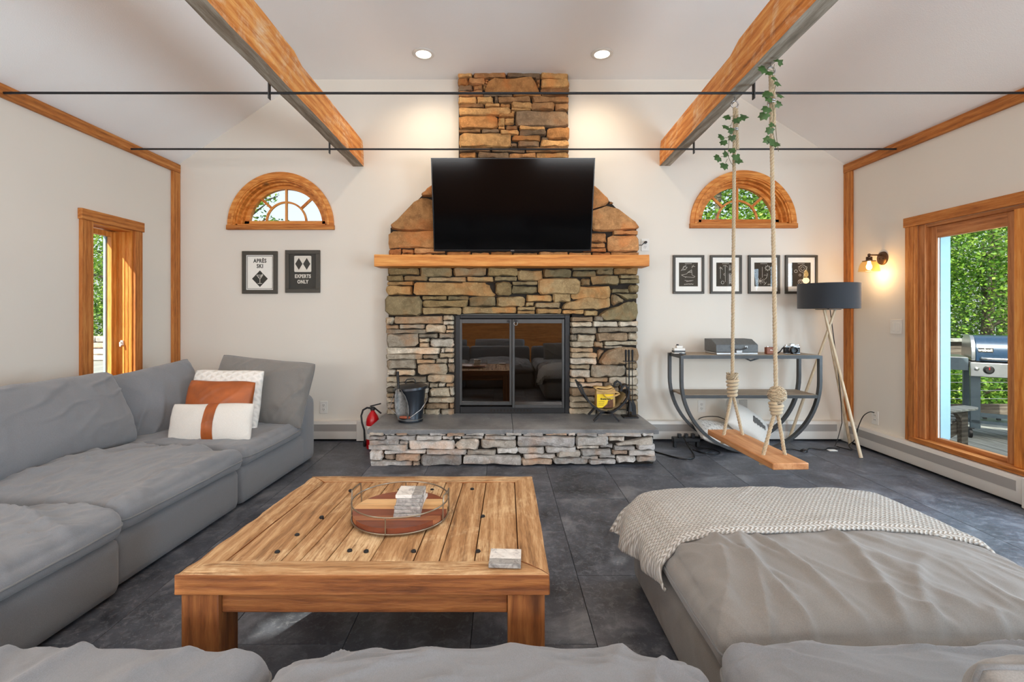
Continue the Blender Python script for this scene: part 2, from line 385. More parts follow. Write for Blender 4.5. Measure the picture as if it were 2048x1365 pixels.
def gable_wall(name, y0, y1, holes, mat):
    loops = [GABLE] + holes; pts = [p for l in loops for p in l]
    tris = geometry.tessellate_polygon([[Vector((p[0], p[1], 0)) for p in l] for l in loops])
    mb = MB(); n = len(pts)
    fs = [tuple(t) for t in tris] + [tuple(i+n for i in reversed(t)) for t in tris]; b = 0
    for l in loops:
        m = len(l)
        fs += [(b+i, b+(i+1) % m, b+(i+1) % m+n, b+i+n) for i in range(m)]; b += m
    mb.add([(p[0], y0, p[1]) for p in pts] + [(p[0], y1, p[1]) for p in pts], fs)
    return struct(build(mb, name, mat))
ARCH = [(-2.0706, 2.018), (2.268, 2.033)]; RA = .43
def archloop(cx, cz): return [(cx + RA*cos(a), cz + RA*sin(a)) for a in [pi*i/28 for i in range(29)]]
gable_wall('wall_back', YB, YB+.17, [archloop(*c) for c in ARCH], M['wall'])
def rect(a, b, c, d): return [(a, c), (b, c), (b, d), (a, d)]
gable_wall('wall_front', YF-.17, YF, [rect(-2.5, -.6, 1.15, 2.3), rect(.8, 2.7, 1.15, 2.3)], M['trim_x'])
ce = [(XL, ZS), (XA, ZF), (XC, ZF), (XR, ZS)]
def ceil_in(x): return ZS-.02 if x < XL else (ZS+(x-XL)*(ZF-ZS)/(XA-XL) if x < XA else (ZF if x <= XC else (ZF-(x-XC)*(ZF-ZS)/(XR-XC) if x <= XR else ZS-.02)))
def ceil_out(x): return ceil_in(x) + (.12 if x < XA or x > XC else .14)
cm_ = MB()
def ceil_piece(xs, y0, y1): cm_.prism([(x, ceil_in(x)) for x in xs] + [(x, ceil_out(x)) for x in reversed(xs)], y0, y1, 'y')
ADDED_SKY = [(-2.79, -2.60, -1.58, -1.36), (-1.77, -1.60, -1.78, -1.56)]        # two small unseen roof lights, invented to throw the sun patches
(a1, b1_, c1, d1_), (a2, b2_, c2_, d2_) = ADDED_SKY; y0_, y1_ = min(c1, c2_), max(d1_, d2_)
ALLX = [XL-.2, XL, XA, XC, XR, XR+.2]
ceil_piece(ALLX, YF-.17, y0_); ceil_piece(ALLX, y1_, YB+.17)
ceil_piece([XL-.2, XL, a1], y0_, y1_); ceil_piece([b1_, XA, a2], y0_, y1_); ceil_piece([b2_, XC, XR, XR+.2], y0_, y1_)
if c1 > y0_: ceil_piece([a1, b1_], y0_, c1)
if d1_ < y1_: ceil_piece([a1, b1_], d1_, y1_)
if c2_ > y0_: ceil_piece([a2, b2_], y0_, c2_)
if d2_ < y1_: ceil_piece([a2, b2_], d2_, y1_)
struct(build(cm_, 'ceiling', M['ceiling']))
for i, (a, b, c, d) in enumerate(ADDED_SKY):
    e_ = bpy.data.objects.new('window_%d' % (7+i), None); COL.objects.link(e_); struct(e_); XF[e_.name] = Matrix.Identity(4)  # unseen roof light, added for its patch of sun
    build(MB().add([(a-.03, c-.03, ceil_out(a)+.02), (b+.03, c-.03, ceil_out(b)+.02), (b+.03, d+.03, ceil_out(b)+.02), (a-.03, d+.03, ceil_out(a)+.02)], [(0, 1, 2, 3)]), 'pane', M['glass'], e_)
    f = MB()
    for (p, q, r, s_) in ((a-.04, a, c-.04, d+.04), (b, b+.04, c-.04, d+.04)): f.add([(x, y, ceil_out(x)+z) for x in (p, q) for y in (r, s_) for z in (.0, .018)], [(0,1,3,2),(4,6,7,5),(0,4,5,1),(2,3,7,6),(0,2,6,4),(1,5,7,3)])
    for (r, s_) in ((c-.04, c), (d, d+.04)): f.add([(x, y, ceil_out(x)+z) for x in (a, b) for y in (r, s_) for z in (.0, .018)], [(0,1,3,2),(4,6,7,5),(0,4,5,1),(2,3,7,6),(0,2,6,4),(1,5,7,3)])
    build(f, 'frame', M['pine_y'], e_)
# trims: eave boards and corner posts
struct(build(bx(XL, XL+.028, YF, YB-.001, 2.505, 2.586), 'trim_1', M['trim_y'], bevel=.004))
struct(build(bx(XL, XL+.026, 4.45, YB-.001, 0, 2.505), 'trim_2', M['trim_z'], bevel=.004))
struct(build(bx(XR-.028, XR, YF, YB-.001, 2.505, 2.586), 'trim_3', M['trim_y'], bevel=.004))
struct(build(bx(XR-.026, XR, 4.45, YB-.001, .19, 2.505), 'trim_4', M['trim_z'], bevel=.004))

# baseboard heaters
t = NT('heater_grille'); w = t.new('ShaderNodeTexWave'); w.bands_direction = 'Z'; t.setin(w, Scale=95.0, Distortion=0.0)
t.link(t.coords(kind='World', rnd=False), w.inputs['Vector']); t.base(t.ramp(w.outputs['Fac'], [(.2, L((128, 124, 120))), (.7, L((186, 182, 176)))])); t.setin(t.b, Roughness=.5); M['grille'] = t.m
def heater(name, a0, a1, along, caps):
    e = bpy.data.objects.new(name, None); COL.objects.link(e); struct(e); XF[e.name] = Matrix.Identity(4)
    def P(mb): return mb
    if along == 'x':
        prof = [(YB, .022), (YB-.062, .022), (YB-.066, .030), (YB-.066, .160), (YB-.058, .186), (YB, .190)]
        build(MB().prism(prof, a0, a1, 'x'), 'enclosure', M['white_metal'], e, smooth=30)
        build(bx(a0+.04, a1-.06, YB-.0685, YB-.064, .096, .160), 'grille', M['grille'], e)
        build(bx(a0, a1, YB-.03, YB, .0, .022), 'back_plate', M['black'], e)  # black strip put in for the shadow gap under the enclosure
        for c in caps: build(bx(c-.045, c+.045, YB-.072, YB, .006, .193), 'end_cap', M['white_metal'], e, bevel=.004)
    else:
        prof = [(XR, .022), (XR-.062, .022), (XR-.066, .030), (XR-.066, .160), (XR-.058, .186), (XR, .190)]
        V = MB().prism([(p[0], p[1]) for p in prof], a0, a1, 'y')
        build(V, 'enclosure', M['white_metal'], e, smooth=30)
        build(bx(XR-.0685, XR-.064, 2.985, a1-.05, .096, .160), 'grille', M['grille'], e)
        build(bx(XR-.03, XR, a0, a1, .0, .022), 'back_plate', M['black'], e)  # black strip for the shadow gap, as on the gable wall
        for c in caps: build(bx(XR-.072, XR, c-.05, c+.05, .006, .193), 'end_cap', M['white_metal'], e, bevel=.004)
    return e
heater('baseboard_left', -2.2, -1.255, 'x', [-1.30])
heater('baseboard_back', 1.26, 3.17, 'x', [1.30])
heater('baseboard_right', 1.2, 4.53, 'y', [2.90, 4.47])

def est(name): 
    e = bpy.data.objects.new(name, None); COL.objects.link(e); XF[e.name] = Matrix.Identity(4); return struct(e)
# tall casement in the left wall
w1 = est('window_1')
build(bx(XL, XL+.026, 3.482, 3.58, .36, 1.873), 'casing', M['trim_z'], w1, bevel=.003)
build(bx(XL, XL+.026, 3.99, 4.07, .36, 1.873), 'casing', M['trim_z'], w1, bevel=.003)
build(bx(XL, XL+.034, 3.472, 4.082, 1.873, 1.952), 'casing', M['trim_y'], w1, bevel=.003)
build(bx(XL, XL+.034, 3.472, 4.082, .36, .45), 'casing', M['trim_y'], w1, bevel=.003)
for a in ((3.58, 3.592), (3.978, 3.99)): build(bx(XL-.2, XL+.002, a[0], a[1], .45, 1.873), 'jamb', M['pine_z'], w1)
build(bx(XL-.2, XL+.002, 3.592, 3.978, 1.861, 1.873), 'jamb', M['pine_y'], w1)
build(bx(XL-.2, XL+.002, 3.592, 3.978, .45, .462), 'jamb', M['pine_y'], w1)
for dx, dd in ((.025, .005), (.05, .011), (.08, .020)):
    build(bx(XL-.2, XL-dx, 3.978-dd, 3.978-dd+.013, .462, 1.861), 'stop', M['pine_z'], w1, bevel=.002)
sa = MB().box(XL-.135, XL-.10, 3.60, 3.63, .47, 1.85).box(XL-.135, XL-.10, 3.90, 3.957, .47, 1.85).box(XL-.135, XL-.10, 3.63, 3.90, 1.81, 1.85).box(XL-.135, XL-.10, 3.63, 3.90, .47, .52)
build(sa, 'sash', M['pine_z'], w1, bevel=.003)
build(bx(XL-.122, XL-.116, 3.625, 3.905, .515, 1.815), 'pane', M['glass'], w1)
build(bx(XL-.168, XL-.150, 3.900, 3.946, .46, 1.86), 'outside_trim', M['blue_trim'], w1)
la = MB().box(XL-.075, XL-.055, 3.955, 3.968, .93, .97); la.tube([(XL-.065, 3.957, .955), (XL-.065, 3.942, .955), (XL-.060, 3.938, .92)], .006, 6)
build(la, 'latch', M['white_plastic'], w1)

# half-round windows in the gable wall
def arch_window(name, cx, cz):
    e = est(name)
    build(MB().ring(cx, cz, RA-.002, .497, YB-.026, YB, n=40), 'casing', M['pine_x'], e, smooth=40)
    build(MB().ring(cx, cz, RA+.012, RA+.03, YB-.034, YB-.02, n=40), 'casing_bead', M['pine_x'], e, smooth=40)
    build(bx(cx-.503, cx+.503, YB-.036, YB, cz-.044, cz), 'sill_casing', M['trim_x'], e, bevel=.003)
    build(MB().ring(cx, cz, RA-.016, RA, YB-.004, YB+.16, n=40), 'jamb', M['pine_y'], e, smooth=40)
    build(MB().ring(cx, cz, RA-.034, RA-.016, YB+.05, YB+.16, n=40), 'stop', M['pine_y'], e, smooth=40)
    build(bx(cx-RA, cx+RA, YB-.004, YB+.16, cz-.002, cz+.014), 'sill', M['pine_x'], e)
    build(MB().ring(cx, cz+.012, .352, RA-.03, YB+.09, YB+.135, n=40), 'sash', M['pine_x'], e, smooth=40)
    build(bx(cx-RA+.03, cx+RA-.03, YB+.09, YB+.135, cz+.012, cz+.06), 'sash_rail', M['pine_x'], e, bevel=.003)
    ya, yb = YB+.098, YB+.122
    build(bx(cx-.0095, cx+.0095, ya, yb, cz+.055, cz+.372), 'muntin', M['pine_z'], e)
    build(MB().ring(cx, cz+.05, .182, .200, ya+.002, yb-.002, n=28), 'muntin', M['pine_x'], e, smooth=40)
    for s in (-1, 1):
        d = Vector((s*sin(R(47)), 0, cos(R(47)))); c0 = Vector((cx, (ya+yb)/2, cz+.05))
        build(MB().bar(c0+d*.195, c0+d*.335, .024, .017, (0, 1, 0)), 'muntin', M['pine_z'], e)
    arc = [(cx + .36*cos(pi*i/30), cz+.012+.36*sin(pi*i/30)) for i in range(31)]
    build(MB().prism(arc, YB+.108, YB+.112, 'y'), 'pane', M['glass'], e)
    return e
arch_window('window_2', *ARCH[0]); arch_window('window_3', *ARCH[1])

# glazed doors in the right wall (two panels, the second one beyond the frame)
def door_panel(e, ya, yb):
    x0, x1 = XR+.028, XR+.068
    for (a, b) in ((ya, ya+.073), (yb-.068, yb)): build(bx(x0, x1, a, b, .215, 1.85), 'stile', M['door_z'], e, bevel=.003)
    build(bx(x0, x1, ya+.073, yb-.068, 1.76, 1.85), 'rail', M['door_y'], e, bevel=.003)
    build(bx(x0, x1, ya+.073, yb-.068, .215, .257), 'rail', M['door_y'], e, bevel=.003)
    build(bx(x0+.017, x0+.023, ya+.07, yb-.065, .254, 1.763), 'pane', M['glass'], e)
    g = MB()
    for (a, b, c, d) in ((ya+.073, ya+.077, .257, 1.76), (yb-.072, yb-.068, .257, 1.76)): g.box(x0+.007, x0+.017, a, b, c, d)
    build(g, 'glazing_bead', M['white_plastic'], e)
d1 = est('door_1')
build(bx(XR-.03, XR, 3.763, 3.851, .19, 1.873), 'casing', M['trim_z'], d1, bevel=.003)
build(bx(XR-.036, XR, 1.9, 3.862, 1.873, 1.947), 'casing', M['trim_y'], d1, bevel=.003)
build(bx(XR-.045, XR+.07, 2.0, 3.80, .192, .226), 'sill', M['trim_y'], d1, bevel=.003)
build(bx(XR-.002, XR+.09, 3.70, 3.763, .226, 1.873), 'frame_jamb', M['door_z'], d1, bevel=.003)
build(bx(XR+.008, XR+.09, 2.12, 3.70, 1.85, 1.873), 'frame_head', M['door_y'], d1)
build(bx(XR-.012, XR+.09, 2.985, 3.05, .226, 1.85), 'mullion', M['pine_z'], d1, bevel=.004)
door_panel(d1, 3.053, 3.701); door_panel(d1, 2.17, 2.98)
build(MB().box(XR+.052, XR+.125, 3.627, 3.632, .25, 1.77).box(XR+.092, XR+.125, 3.632, 3.763, .19, 1.873), 'outside_trim', M['blue_trim'], d1)
# unseen windows and side door, invented to hold the daylight fills
for i, (a, b) in enumerate(((-2.5, -.6), (.8, 2.7))):
    e = est('window_%d' % (i+4)); fr = MB()
    for (p, q, r, s) in ((a, b, 1.15, 1.22), (a, b, 2.23, 2.3), (a, a+.07, 1.22, 2.23), (b-.07, b, 1.22, 2.23), ((a+b)/2-.03, (a+b)/2+.03, 1.22, 2.23)): fr.box(p, q, YF-.12, YF-.03, r, s)
    build(fr, 'frame', M['pine_x'], e); build(bx(a+.05, b-.05, YF-.08, YF-.075, 1.2, 2.25), 'pane', M['glass'], e)
e = est('door_2'); fr = MB()
for (p, q, r, s) in ((-1.75, -.05, .19, .26), (-1.75, -.05, 1.80, 1.873), (-1.75, -1.68, .26, 1.80), (-.12, -.05, .26, 1.80)): fr.box(XR+.03, XR+.07, p, q, r, s)
build(fr, 'frame', M['door_z'], e); build(bx(XR+.045, XR+.05, -1.69, -.11, .25, 1.81), 'pane', M['glass'], e)
e = est('window_6'); fr = MB()
for (p, q, r, s) in ((-1.65, -.15, .65, .72), (-1.65, -.15, 1.88, 1.95), (-1.65, -1.58, .72, 1.88), (-.22, -.15, .72, 1.88)): fr.box(XL-.17, XL-.1, p, q, r, s)
build(fr, 'frame', M['pine_z'], e); build(bx(XL-.14, XL-.135, -1.59, -.21, .71, 1.89), 'pane', M['glass'], e)

# ------------------------------------------------------------------ beams, tie rods
def beam(name, label, xa, xb, ya, yb, z0, z1, w, side, seed):
    """rough timber: xa at ya, xb at yb (inner face), w away from the room's middle"""
    t = thing(name, label, 'beam', ((xa+xb)/2, yb, z0)); rnd = random.Random(seed); n = 46
    V = []; Fs = []
    for i in range(n+1):
        f = i/n; y = ya + (yb-ya)*f; xi = xa + (xb-xa)*f
        j = lambda a=.006: noise.noise(Vector((y*2.3, seed, rnd.random()*.35)))*a
        zt = z1 + (.035 if y < (3.05 if side < 0 else 2.96) else 0.0)
        xo = xi + side*w
        V += [(xi+j(), y, z0+j()), (xi+j(.009), y, (z0+z1)/2), (xi+j()+side*.012, y, zt+j()), (xo+j(), y, zt+j()), (xo+j(.008), y, z0+j())]
    for i in range(n):
        for k in range(5): Fs.append((i*5+k, i*5+(k+1) % 5, i*5+5+(k+1) % 5, i*5+5+k))
    Fs += [(0, 1, 2, 3, 4), tuple(n*5+k for k in (4, 3, 2, 1, 0))]
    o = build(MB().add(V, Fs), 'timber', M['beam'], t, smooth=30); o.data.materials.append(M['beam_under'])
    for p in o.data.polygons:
        if p.normal.z < -.6: p.material_index = 1  # faces looking down take the greyer material
    return t
beam('ceiling_beam', 'rough sawn timber beam running to the gable above the arched window over the two ski posters', -1.30, -1.294, -1.2, YB-.002, 2.574, 2.815, .098, -1, 3.0)
beam('ceiling_beam', 'rough sawn timber beam that carries the rope swing, running to the gable wall', 1.252, 1.49, -1.2, YB-.002, 2.58, 2.815, .098, 1, 8.0)
def tie_rod(label, y, x0, x1, straps):
    t = thing('tie_rod', label, 'rod', (x0, y, 2.53), group='thin black tie rods across the room')
    build(MB().tube([(x0, y, 2.53), (0, y, 2.528), (x1, y, 2.53)], .0078, 8), 'rod', M['black'], t, smooth=60)
    for sx in straps:
        build(MB().bar((sx, y, 2.492), (sx, y, 2.64), .006, .030, (0, 1, 0)), 'strap', M['metal_dark'], t, bevel=.001)
tie_rod('thin black iron tie rod nearer the gable, crossing just above the television', 3.937, XL+.03, XR-.03, [-1.400, 1.566])
tie_rod('thin black iron tie rod crossing the room in front of the upper chimney', 2.93, XL+.03, XR-.03, [-1.407, 1.528])

# recessed ceiling lights
M['lamp_lens'] = emit('downlight_lens', (1.0, .86, .66), 9.0)
def downlight(label, x, y):
    t = thing('recessed_light', label, 'ceiling light', (x, y, ZF), group='recessed downlights in the flat ceiling')
    build(MB().lathe([(.062, .0), (.092, -.002), (.092, -.006), (.080, -.012), (.064, -.010), (.062, 0)], (x, y, ZF), 32), 'trim_ring', M['white_plastic'], t, smooth=40)
    build(MB().lathe([(.001, -.003), (.062, -.003), (.062, -.001), (.001, -.001)], (x, y, ZF), 32), 'lens', M['lamp_lens'], t)
    lamp('SPOT', 'downlight_lamp', (x, y, ZF-.02), 26, (1.0, .80, .56), (0, .02, -1), spot_size=R(150), spot_blend=.9, shadow_soft_size=.06)
downlight('round white recessed downlight between the fire bucket side beam and the chimney', -.66, 4.094)
downlight('round white recessed downlight between the chimney and the rope swing beam', .851, 4.094)
for x in (-.66, .851):
    lamp('SPOT', 'downlight_lamp', (x, .9, ZF-.02), 26, (1.0, .82, .60), (0, 0, -1), spot_size=R(140), spot_blend=.9, shadow_soft_size=.06)  # unseen lamps, added to match the two downlights in view
# ------------------------------------------------------------------ fireplace: every stone its own piece
YFACE, YCH, YHF = 4.36, 4.445, 3.80
fp = thing('fireplace', 'dry-stacked fieldstone fireplace with chimney, raised hearth and timber mantel', 'fireplace', (.1, 4.2, 0))
c2 = lambda x, y: (700 + x/3.15, 130 + y/3.15)
c5 = lambda x, y: (730 + x/3.103, 500 + y/3.103)
c6 = lambda x, y: (1000 + x/3.103, 500 + y/3.103)
CH2 = '''680,52,770,80 775,52,985,85 990,52,1200,85 1200,52,1375,92 682,82,745,128 745,85,850,128 1200,92,1378,150 682,130,775,165 775,130,835,165 682,168,840,200 1202,152,1380,196
682,202,800,245 803,202,905,245 908,203,932,240 935,207,1140,242 1145,200,1380,242 685,247,845,272 850,248,945,268 945,248,1012,275 1015,243,1140,280 1140,245,1288,286 1290,245,1378,290 685,276,1012,320 1040,290,1380,392
682,324,932,408 935,308,1037,335 975,337,1037,375 978,384,1060,412 1065,392,1228,414 685,410,825,428 830,410,943,432 945,416,1065,442 1068,416,1235,450 1238,396,1380,470 685,432,1015,522 1020,447,1200,480 1203,455,1250,478 1010,492,1052,522 1057,482,1195,522 1200,474,1378,520
690,527,885,550 890,527,1105,552 1108,522,1378,552 690,553,800,592 802,555,1000,592 1003,555,1175,592 1178,555,1378,592'''
CHP = [[(842, 183), (880, 92), (1165, 88), (1196, 183)]]
SHP = [[(236, 1032), (430, 838), (503, 838), (560, 900), (560, 1045), (330, 1050)], [(436, 832), (500, 766), (600, 690), (620, 832), (520, 835)],
       [(1520, 760), (1548, 766), (1632, 850), (1625, 880), (1500, 918), (1440, 860)], [(1500, 925), (1650, 878), (1825, 1012), (1815, 1034), (1605, 1056), (1500, 1045)], [(1640, 858), (1662, 872), (1636, 878)]]
SH2 = '''238,1048,560,1155 246,1160,322,1205 325,1162,402,1188 325,1190,402,1210 405,1158,600,1190 405,1192,520,1212 1655,1042,1815,1070 1620,1075,1818,1180 1490,1060,1615,1120 1490,1124,1610,1152 1470,1156,1612,1182 1380,1185,1520,1212 1525,1185,1640,1212 1642,1184,1815,1212
610,1180,760,1212 765,1185,880,1212 885,1180,1020,1212 1025,1185,1180,1212 1185,1180,1375,1212 525,1192,605,1212'''
FL5 = '''138,112,335,158 342,112,545,168 548,112,752,163 757,112,948,165 138,160,240,195 243,161,388,195 390,170,628,198 632,167,797,197 803,168,945,195 138,198,302,221 130,223,297,282 303,200,910,286
128,288,355,408 358,288,512,312 515,288,645,312 360,314,640,354 648,290,810,352 815,290,990,355 356,356,597,400 602,354,852,400 855,360,938,397
132,415,182,462 187,412,482,460 485,405,553,438 484,440,553,466 213,463,373,490 380,463,503,516 505,468,553,494 130,466,210,492 130,493,385,520 460,518,553,548 335,522,455,546 133,523,332,603 338,548,400,574 338,576,400,606 403,550,553,606
133,607,467,646 470,610,495,640 497,608,553,638 133,649,355,677 358,650,455,677 460,641,553,672 132,679,317,740 320,680,435,705 437,674,515,703 517,674,553,703 325,707,514,773 517,706,553,762 133,743,192,781 196,743,310,781 133,784,208,820 212,784,383,821 388,776,553,822
133,824,200,851 203,824,398,851 400,826,455,856 457,824,500,852 502,826,553,848 133,855,182,886 185,855,395,886 400,858,524,914 527,850,553,905 133,889,182,918 185,889,388,918 392,917,553,948 133,921,187,947 190,921,380,947 380,951,520,985 523,950,553,988 133,951,182,985 185,951,376,985 133,988,190,1024 193,988,370,1024 374,988,465,1024 468,990,553,1024'''
FR6 = '''110,128,263,196 268,122,440,174 447,130,593,172 597,124,702,155 705,114,855,152 447,112,700,126 500,176,560,224 563,162,735,220 738,157,860,181 738,183,860,212 75,224,230,274 75,199,232,221 237,178,497,276 -25,200,70,284 440,228,685,304 690,242,798,267 800,215,860,267 327,262,435,330 160,280,324,321 158,323,212,352 215,324,372,362
-60,355,102,395 105,353,220,376 105,378,217,398 222,364,380,398 385,372,520,400 524,376,608,410 690,275,778,350
438,416,580,446 585,412,640,446 435,449,570,478 573,446,732,480 735,444,855,476 435,482,600,524 605,481,855,510 435,527,478,565 482,527,592,570 597,513,788,566 792,515,855,563 435,568,580,604 583,570,640,606 643,567,855,592 643,595,760,612 435,607,580,634 435,637,600,669 435,672,600,709 433,712,558,740 565,715,778,790 782,702,855,741 433,742,560,795 782,744,855,786 433,798,526,822 530,792,670,818 675,789,855,835 435,825,640,851 643,820,740,850 433,855,592,905 745,842,855,866 800,868,855,900 433,908,590,944 800,903,855,931 433,947,592,980 433,983,600,1024 800,934,855,1024 596,855,740,900 596,903,796,950 596,953,796,985 604,988,796,1024'''
FRP = [[(690, 276), (722, 276), (778, 322), (690, 352)], [(700, 270), (858, 270), (856, 302), (785, 314), (735, 280)], [(612, 392), (780, 330), (853, 312), (856, 400), (850, 440), (640, 440), (612, 420)], [(375, 365), (400, 330), (570, 285), (685, 300), (685, 358), (600, 372), (400, 372)], [(605, 700), (655, 624), (770, 598), (858, 615), (858, 692), (760, 712), (640, 716)], [(605, 692), (602, 618), (650, 622)]]
HL5 = '''30,1132,120,1149 124,1132,190,1149 194,1132,265,1149 268,1132,395,1150 399,1134,505,1151 509,1132,620,1153 624,1134,740,1150 744,1134,870,1150 874,1132,975,1150 30,1152,128,1173 131,1152,316,1183 320,1152,476,1178 479,1154,550,1178 554,1156,596,1170 600,1153,735,1168 740,1154,936,1172 30,1176,213,1205 216,1186,270,1204 272,1182,558,1234
718,1176,938,1226 28,1207,265,1239 120,1242,378,1263 383,1238,630,1265 635,1242,812,1270 817,1229,948,1262 30,1243,117,1306 121,1266,187,1306 190,1268,343,1306 346,1268,605,1336 610,1274,968,1330 35,1309,294,1337 297,1310,340,1336'''
HLP = [[(555, 1205), (600, 1176), (700, 1170), (714, 1200), (700, 1238), (570, 1238)], [(942, 1200), (955, 1156), (1040, 1153), (1040, 1224), (950, 1222)]]
HR6 = '''142,1132,268,1154 280,1134,415,1149 420,1132,468,1153 472,1133,600,1152 604,1133,873,1153 877,1133,950,1152 0,1132,138,1148 107,1157,463,1220 467,1157,668,1212 672,1159,775,1187 0,1177,102,1222 112,1226,278,1262 282,1218,470,1256 474,1213,615,1231 619,1206,700,1227 705,1218,840,1242 845,1206,958,1238 0,1228,109,1262
355,1243,497,1282 502,1234,690,1274 694,1243,793,1270 797,1240,958,1278 145,1266,345,1292 -10,1266,136,1326 130,1296,322,1328 326,1286,545,1326 500,1277,608,1297 612,1275,715,1291 550,1299,718,1324 722,1281,845,1320 848,1278,968,1320'''
HRP = [[(715, 1205), (780, 1186), (950, 1157), (955, 1203), (840, 1213), (720, 1213)]]
occ = {}
def mark(zone, poly, test):
    xs = [p[0] for p in poly]; ys = [p[1] for p in poly]; tot = hit = 0; cells = []
    for gx in range(int(min(xs)//2), int(max(xs)//2)+1):
        for gy in range(int(min(ys)//2), int(max(ys)//2)+1):
            x, y = gx*2+1, gy*2+1
            if inside(poly, x, y):
                tot += 1; cells.append((zone, gx, gy)); hit += (zone, gx, gy) in occ
    if test and tot and hit/tot > .42: return False
    for c in cells: occ[c] = 1
    return True
def inside(poly, x, y):
    r = False; n = len(poly)
    for i in range(n):
        (x0, y0), (x1, y1) = poly[i], poly[(i+1) % n]
        if (y0 > y) != (y1 > y) and x < (x1-x0)*(y-y0)/(y1-y0) + x0: r = not r
    return r
rs = random.Random(11)
PAL = {'chimney': [(200, 152, 96), (186, 132, 78), (212, 164, 106), (158, 118, 78), (136, 112, 86), (194, 142, 92), (216, 170, 110)],  # stone tones vary; lamp warmth above and mantel shade put into them
       'shoulder': [(196, 142, 90), (184, 124, 74), (200, 152, 102), (176, 130, 82)],
       'upper': [(176, 152, 110), (160, 138, 96), (148, 132, 98), (182, 156, 112), (166, 146, 112), (186, 150, 100), (140, 128, 96)],
       'lower': [(204, 192, 168), (218, 208, 188), (170, 160, 142), (186, 168, 140), (152, 142, 124), (198, 186, 162), (176, 152, 122), (210, 202, 186)],
       'hearth': [(206, 202, 196), (220, 217, 212), (188, 185, 180), (174, 171, 168), (210, 202, 190), (194, 172, 152), (196, 193, 190), (224, 221, 216)]}
nst = 0
def stone(poly, yface, pal, deep=.07):
    """poly in picture units on the face plane; an irregular split stone: back ring, edge ring, front ring, face"""
    global nst
    cx = sum(p[0] for p in poly)/len(poly); cy = sum(p[1] for p in poly)/len(poly)
    per = [(Vector(poly[i]), Vector(poly[(i+1) % len(poly)])) for i in range(len(poly))]
    Ls = [(b-a).length for a, b in per]; T = sum(Ls); n = 14; pts = []
    size = min(max(p[0] for p in poly)-min(p[0] for p in poly), max(p[1] for p in poly)-min(p[1] for p in poly))
    # corners kept but cut, plus points along the sides
    for i, (a, b) in enumerate(per):
        m = max(1, round(Ls[i]/T*n)); cut = min(size*rs.uniform(.10, .28), Ls[i]*.3); d = (b-a)/Ls[i]
        pts.append(a + d*cut)
        for k in range(1, m): pts.append(a + (b-a)*(k/m))
        pts.append(b - d*min(size*rs.uniform(.06, .22), Ls[i]*.3))
    c = Vector((cx, cy)); out = []
    for p in pts:
        j = min(1.1, size*.055); q = p + Vector((rs.uniform(-j, j), rs.uniform(-j, j))); d = (c-q); out.append(q + d.normalized()*min(.55, d.length*.2))
    k = yface/F; prj = lambda q, y: ((q.x-1003)*k, y, 1.2-(q.y-625)*k)
    proud = rs.uniform(.006, .034); bev = min(size*.22, 3.6); N = len(out); V = []
    tilt = (rs.uniform(-.0006, .0006), rs.uniform(-.0009, .0006))
    for q in out: V.append(prj(q, yface+deep))
    for q in out: V.append(prj(q, yface-proud+.012+rs.uniform(0, .006)))
    for q in out:
        d = c-q; r = q + d.normalized()*min(bev*rs.uniform(.55, 1.25), d.length*.45)
        V.append(prj(r, yface-proud-rs.uniform(0, .005)+tilt[0]*(r.x-cx)+tilt[1]*(r.y-cy)))
    V.append(prj(c, yface-proud-rs.uniform(.001, .008)))
    Fs = []
    for r in (0, 1):
        for i in range(N): Fs.append((r*N+i, r*N+(i+1) % N, (r+1)*N+(i+1) % N, (r+1)*N+i))
    for i in range(N): Fs.append((2*N+i, 2*N+(i+1) % N, 3*N))
    col = L(rs.choice(PAL[pal])); f = rs.uniform(.78, 1.12); col = tuple(min(1, x*f) for x in col)
    build(MB().add(V, Fs), 'stone', M['stone'], fp, center=True, smooth=38, color=col); nst += 1
def stones(spec, fn, yface, pal, zone, polys=()):
    for pl in polys:
        p = [fn(*q) for q in pl]; mark(zone, p, False); stone(p, yface, pal if isinstance(pal, str) else pal(p))
    for s in spec.split():
        a, b, c, d = [float(x) for x in s.split(',')]
        (x0, y0), (x1, y1) = fn(a, b), fn(c, d)
        p = [(x0, y0), (x1, y0), (x1, y1), (x0, y1)]
        if not mark(zone, p, True): continue
        sk = min(1.2, (y1-y0)*.09); p = [(x + rs.uniform(-sk, sk), y + rs.uniform(-sk, sk)*.8) for x, y in p]
        stone(p, yface, pal if isinstance(pal, str) else pal(p))
up = lambda p: 'upper' if sum(q[1] for q in p)/len(p) < 634 else 'lower'  # stones under the mantel: its shade put into an olive palette
stones(CH2, c2, YCH, 'chimney', 'c', CHP); stones(SH2, c2, YFACE, 'shoulder', 'f', SHP)
stones(FR6, c6, YFACE, up, 'f', FRP); stones(FL5, c5, YFACE, up, 'f')
stones(HL5, c5, YHF, 'hearth', 'h', HLP); stones(HR6, c6, YHF, 'hearth', 'h', HRP)
def fill(zone, region, yface, pal, minw=6):
    """small chinking stones wherever a gap was left"""
    x0, y0, x1, y1 = region; k = 0
    for gy in range(int(y0//2), int(y1//2)):
        for gx in range(int(x0//2), int(x1//2)):
            if (zone, gx, gy) in occ: continue
            w = 1
            while w < 30 and gx+w < x1/2 and (zone, gx+w, gy) not in occ: w += 1
            h = 1
            while h < 9 and gy+h < y1/2 and all((zone, gx+i, gy+h) not in occ for i in range(w)): h += 1
            if w*2 >= minw and h*2 >= 4 and nst < 296:
                p = [(gx*2, gy*2), (gx*2+w*2, gy*2), (gx*2+w*2, gy*2+h*2), (gx*2, gy*2+h*2)]
                mark(zone, p, False); stone(p, yface, pal if isinstance(pal, str) else pal(p), .06); k += 1
    return k
